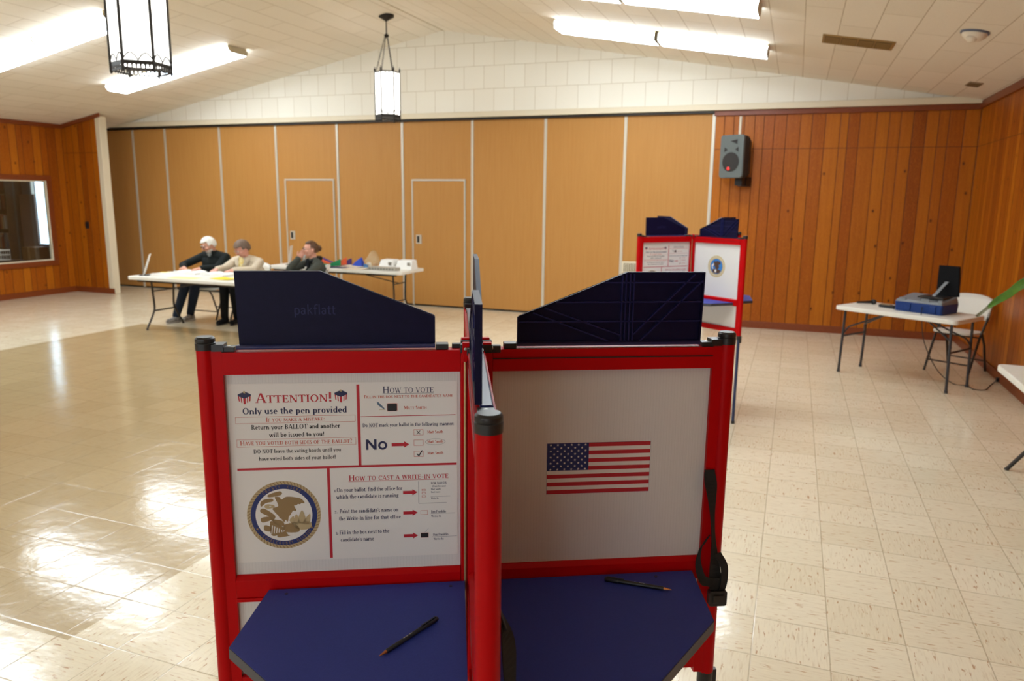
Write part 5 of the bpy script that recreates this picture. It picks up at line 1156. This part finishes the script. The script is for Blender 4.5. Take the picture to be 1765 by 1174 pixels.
# white-haired man
J = dict(pel=(-8.15, 9.06, .60), che=(-8.05, 8.95, .85), nk=(-8.03, 8.91, .985), hc=(-8.035, 8.83, 1.115), hf=(-.40, -.78, -.46),
    sh=((-8.23, 8.94, .935), (-7.83, 8.94, .925)), el=((-8.44, 8.72, .80), (-7.82, 8.74, .79)), wr=((-8.18, 8.47, .80), (-7.88, 8.47, .80)),
    hip=((-8.24, 9.02, .572), (-8.07, 9.02, .572)), kn=((-8.31, 8.63, .568), (-8.13, 8.62, .568)), an=((-8.345, 8.43, .10), (-8.30, 8.66, .10)), to=((-8.325, 8.235, .035), (-8.25, 8.46, .035)),
    hd=((.7, -.7, -.1), (-.3, -.95, -.1)), pn=((0, 0, 1), (0, 0, 1)), curl=(.35, .35), thumb=(1, -1), bw=.01)
t, hc, ax_, sv = person('white-haired man in a black pullover looking down at papers', (-8.15, 9.08, 0), J, SK1, dict(top=M_DK, trousers=M_JEAN, shoe=M_SHOE, sole=M_SOLE, brow=M_WH, glasses=M_GLS))
hair(t, hc, ax_, M_WH, (.086, .106, .112), lambda x, y, z: not (y > .30 and z < .52) and z > (-.42 if y < 0 else .05) and not (abs(x) > .75 and z < .05 and y > -.25))
b = MB(); b.ell(hc+ax_[1]*.024-ax_[2]*.060, (.060, .070, .064), ax_, 24, 18, lambda x, y, z: y > -.2 and z < .02 and not (abs(x) < .45 and z > -.42 and y > .6)); b.build('beard', mat('grey_beard', rgb(200, 190, 180), .8), t, smooth=True, world=True, solid=.006)
nk = V(*J['nk']); b = MB(); up_ = (hc-nk).normalized()
for i in range(20):
    a0, a1 = [radians(-150+300*k/20-90+180) for k in (i, i+1)]; q = lambda a, r, h: nk+V(0, -.01, 0)+V(cos(a)*r, sin(a)*r, 0)+up_*h
    b.poly([q(a0, .088, -.045), q(a1, .088, -.045), q(a1, .074, .045), q(a0, .074, .045)])
b.build('collar', M_DK, t, smooth=True, world=True, solid=.010)
b = MB(); b.ell(nk+V(-.015, -.055, -.010), (.042, .036, .045), None, 14, 10); b.build('undershirt', mat('grey_undershirt', rgb(150, 156, 156), .8), t, smooth=True, world=True)
# woman in beige
J = dict(pel=(-7.44, 9.06, .60), che=(-7.46, 8.97, .82), nk=(-7.455, 8.92, .945), hc=(-7.445, 8.84, 1.075), hf=(-.36, -.78, -.50),
    sh=((-7.66, 8.93, .875), (-7.25, 8.96, .875)), el=((-7.665, 8.70, .79), (-7.16, 8.72, .79)), wr=((-7.58, 8.46, .80), (-7.30, 8.46, .80)),
    hip=((-7.53, 9.04, .572), (-7.36, 9.04, .572)), kn=((-7.63, 8.64, .568), (-7.46, 8.63, .568)), an=((-7.62, 8.60, .10), (-7.46, 8.68, .10)), to=((-7.60, 8.43, .035), (-7.42, 8.50, .035)),
    hd=((.3, -.95, -.1), (-.3, -.95, -.1)), pn=((0, 0, 1), (0, 0, 1)), curl=(.35, .35), thumb=(1, -1), bw=.02)
t, hc, ax_, sv = person('woman in a beige jacket and yellow blouse looking down beside the man', (-7.44, 9.10, 0), J, SK2, dict(top=M_BEI, trousers=M_BLKC, shoe=M_BLKC, sole=M_BLACK, brow=M_GH, glasses=mat('pale_glasses_frame', rgb(170, 140, 120), .3)))
hair(t, hc, ax_, M_GH, (.094, .112, .118), lambda x, y, z: not (y > .35 and z < .42) and z > (-.50 if y < -.1 else .0) and not (abs(x) > .8 and z < -.2 and y > -.3), (0, -.006, .004), .022)
che, nk = V(*J['che']), V(*J['nk']); b = MB(); b.ell(che.lerp(nk, .25)+V(-.02, -.098, .0), (.060, .032, .115), None, 16, 12); b.build('blouse', vary('yellow_blouse', rgb(236, 206, 110), rgb(240, 226, 180), 40, .7, .3), t, smooth=True, world=True)
b = MB()
for s in (-1, 1): b.poly([nk+V(s*.075, .0, .045), nk+V(s*.060, -.085, -.01), che+V(s*.035-.02, -.148, .0), che+V(s*.105-.02, -.125, .03), nk+V(s*.115, -.05, -.01)])
b.build('lapels', M_BEI, t, world=True, solid=.010)
# woman in the hooded jacket
J = dict(pel=(-6.43, 9.25, .60), che=(-6.46, 9.20, .80), nk=(-6.465, 9.17, .93), hc=(-6.475, 9.13, 1.085), hf=(-.72, -.69, -.04),
    sh=((-6.63, 9.27, .865), (-6.29, 9.06, .865)), el=((-6.74, 8.98, .80), (-6.30, 8.80, .76)), wr=((-6.605, 9.02, .955), (-6.50, 8.66, .77)),
    hip=((-6.48, 9.24, .572), (-6.38, 9.12, .572)), kn=((-6.72, 8.92, .568), (-6.56, 8.80, .568)), an=((-6.72, 8.86, .10), (-6.58, 8.74, .10)), to=((-6.82, 8.74, .035), (-6.68, 8.62, .035)),
    hd=((.45, .35, .82), (-.8, -.6, -.05)), pn=((-.6, .75, .1), (0, 0, 1)), curl=(.6, .3), thumb=(1, -1), bw=.02)
t, hc, ax_, sv = person('woman with glasses and tied-back brown hair in a grey hooded jacket', (-6.42, 9.27, 0), J, SK3, dict(top=M_HOOD, trousers=M_JEAN, shoe=M_BLKC, sole=M_BLACK, brow=M_BH, glasses=M_GLS))
hair(t, hc, ax_, M_BH, (.083, .104, .110), lambda x, y, z: not (y > .12 and z < .66) and z > -.45 and not (abs(x) > .72 and z < .10 and y > -.35), (0, -.004, .002), .014, [((0, -.115, .0), (.042, .040, .045))])
nk, che = V(*J['nk']), V(*J['che']); b = MB(); fdir = V(-.6, -.8, 0); sd = V(.8, -.6, 0)
b.tube([nk+sd*.10*cos(a)-fdir*.10*sin(a)+V(0, 0, -.01+.03*sin(a)) for a in [radians(-50+280*k/20) for k in range(21)]], [.012]+[.032]*19+[.012], 10); b.build('hood', M_BLKC, t, smooth=True, world=True)
b = MB(); b.ell(che.lerp(nk, .18)+fdir*.105, (.075, .034, .125), (sd, fdir, V(0, 0, 1)), 16, 12); b.build('dark_shirt', M_BLKC, t, smooth=True, world=True)
b = MB(); c = che+fdir*.152+V(.01, 0, .015); b.cbox(c, (.085, .004, .03), ((sd+V(0, 0, .22)).normalized(), fdir, V(0, 0, 1))); b.build('name_badge', M_WP, t, world=True)
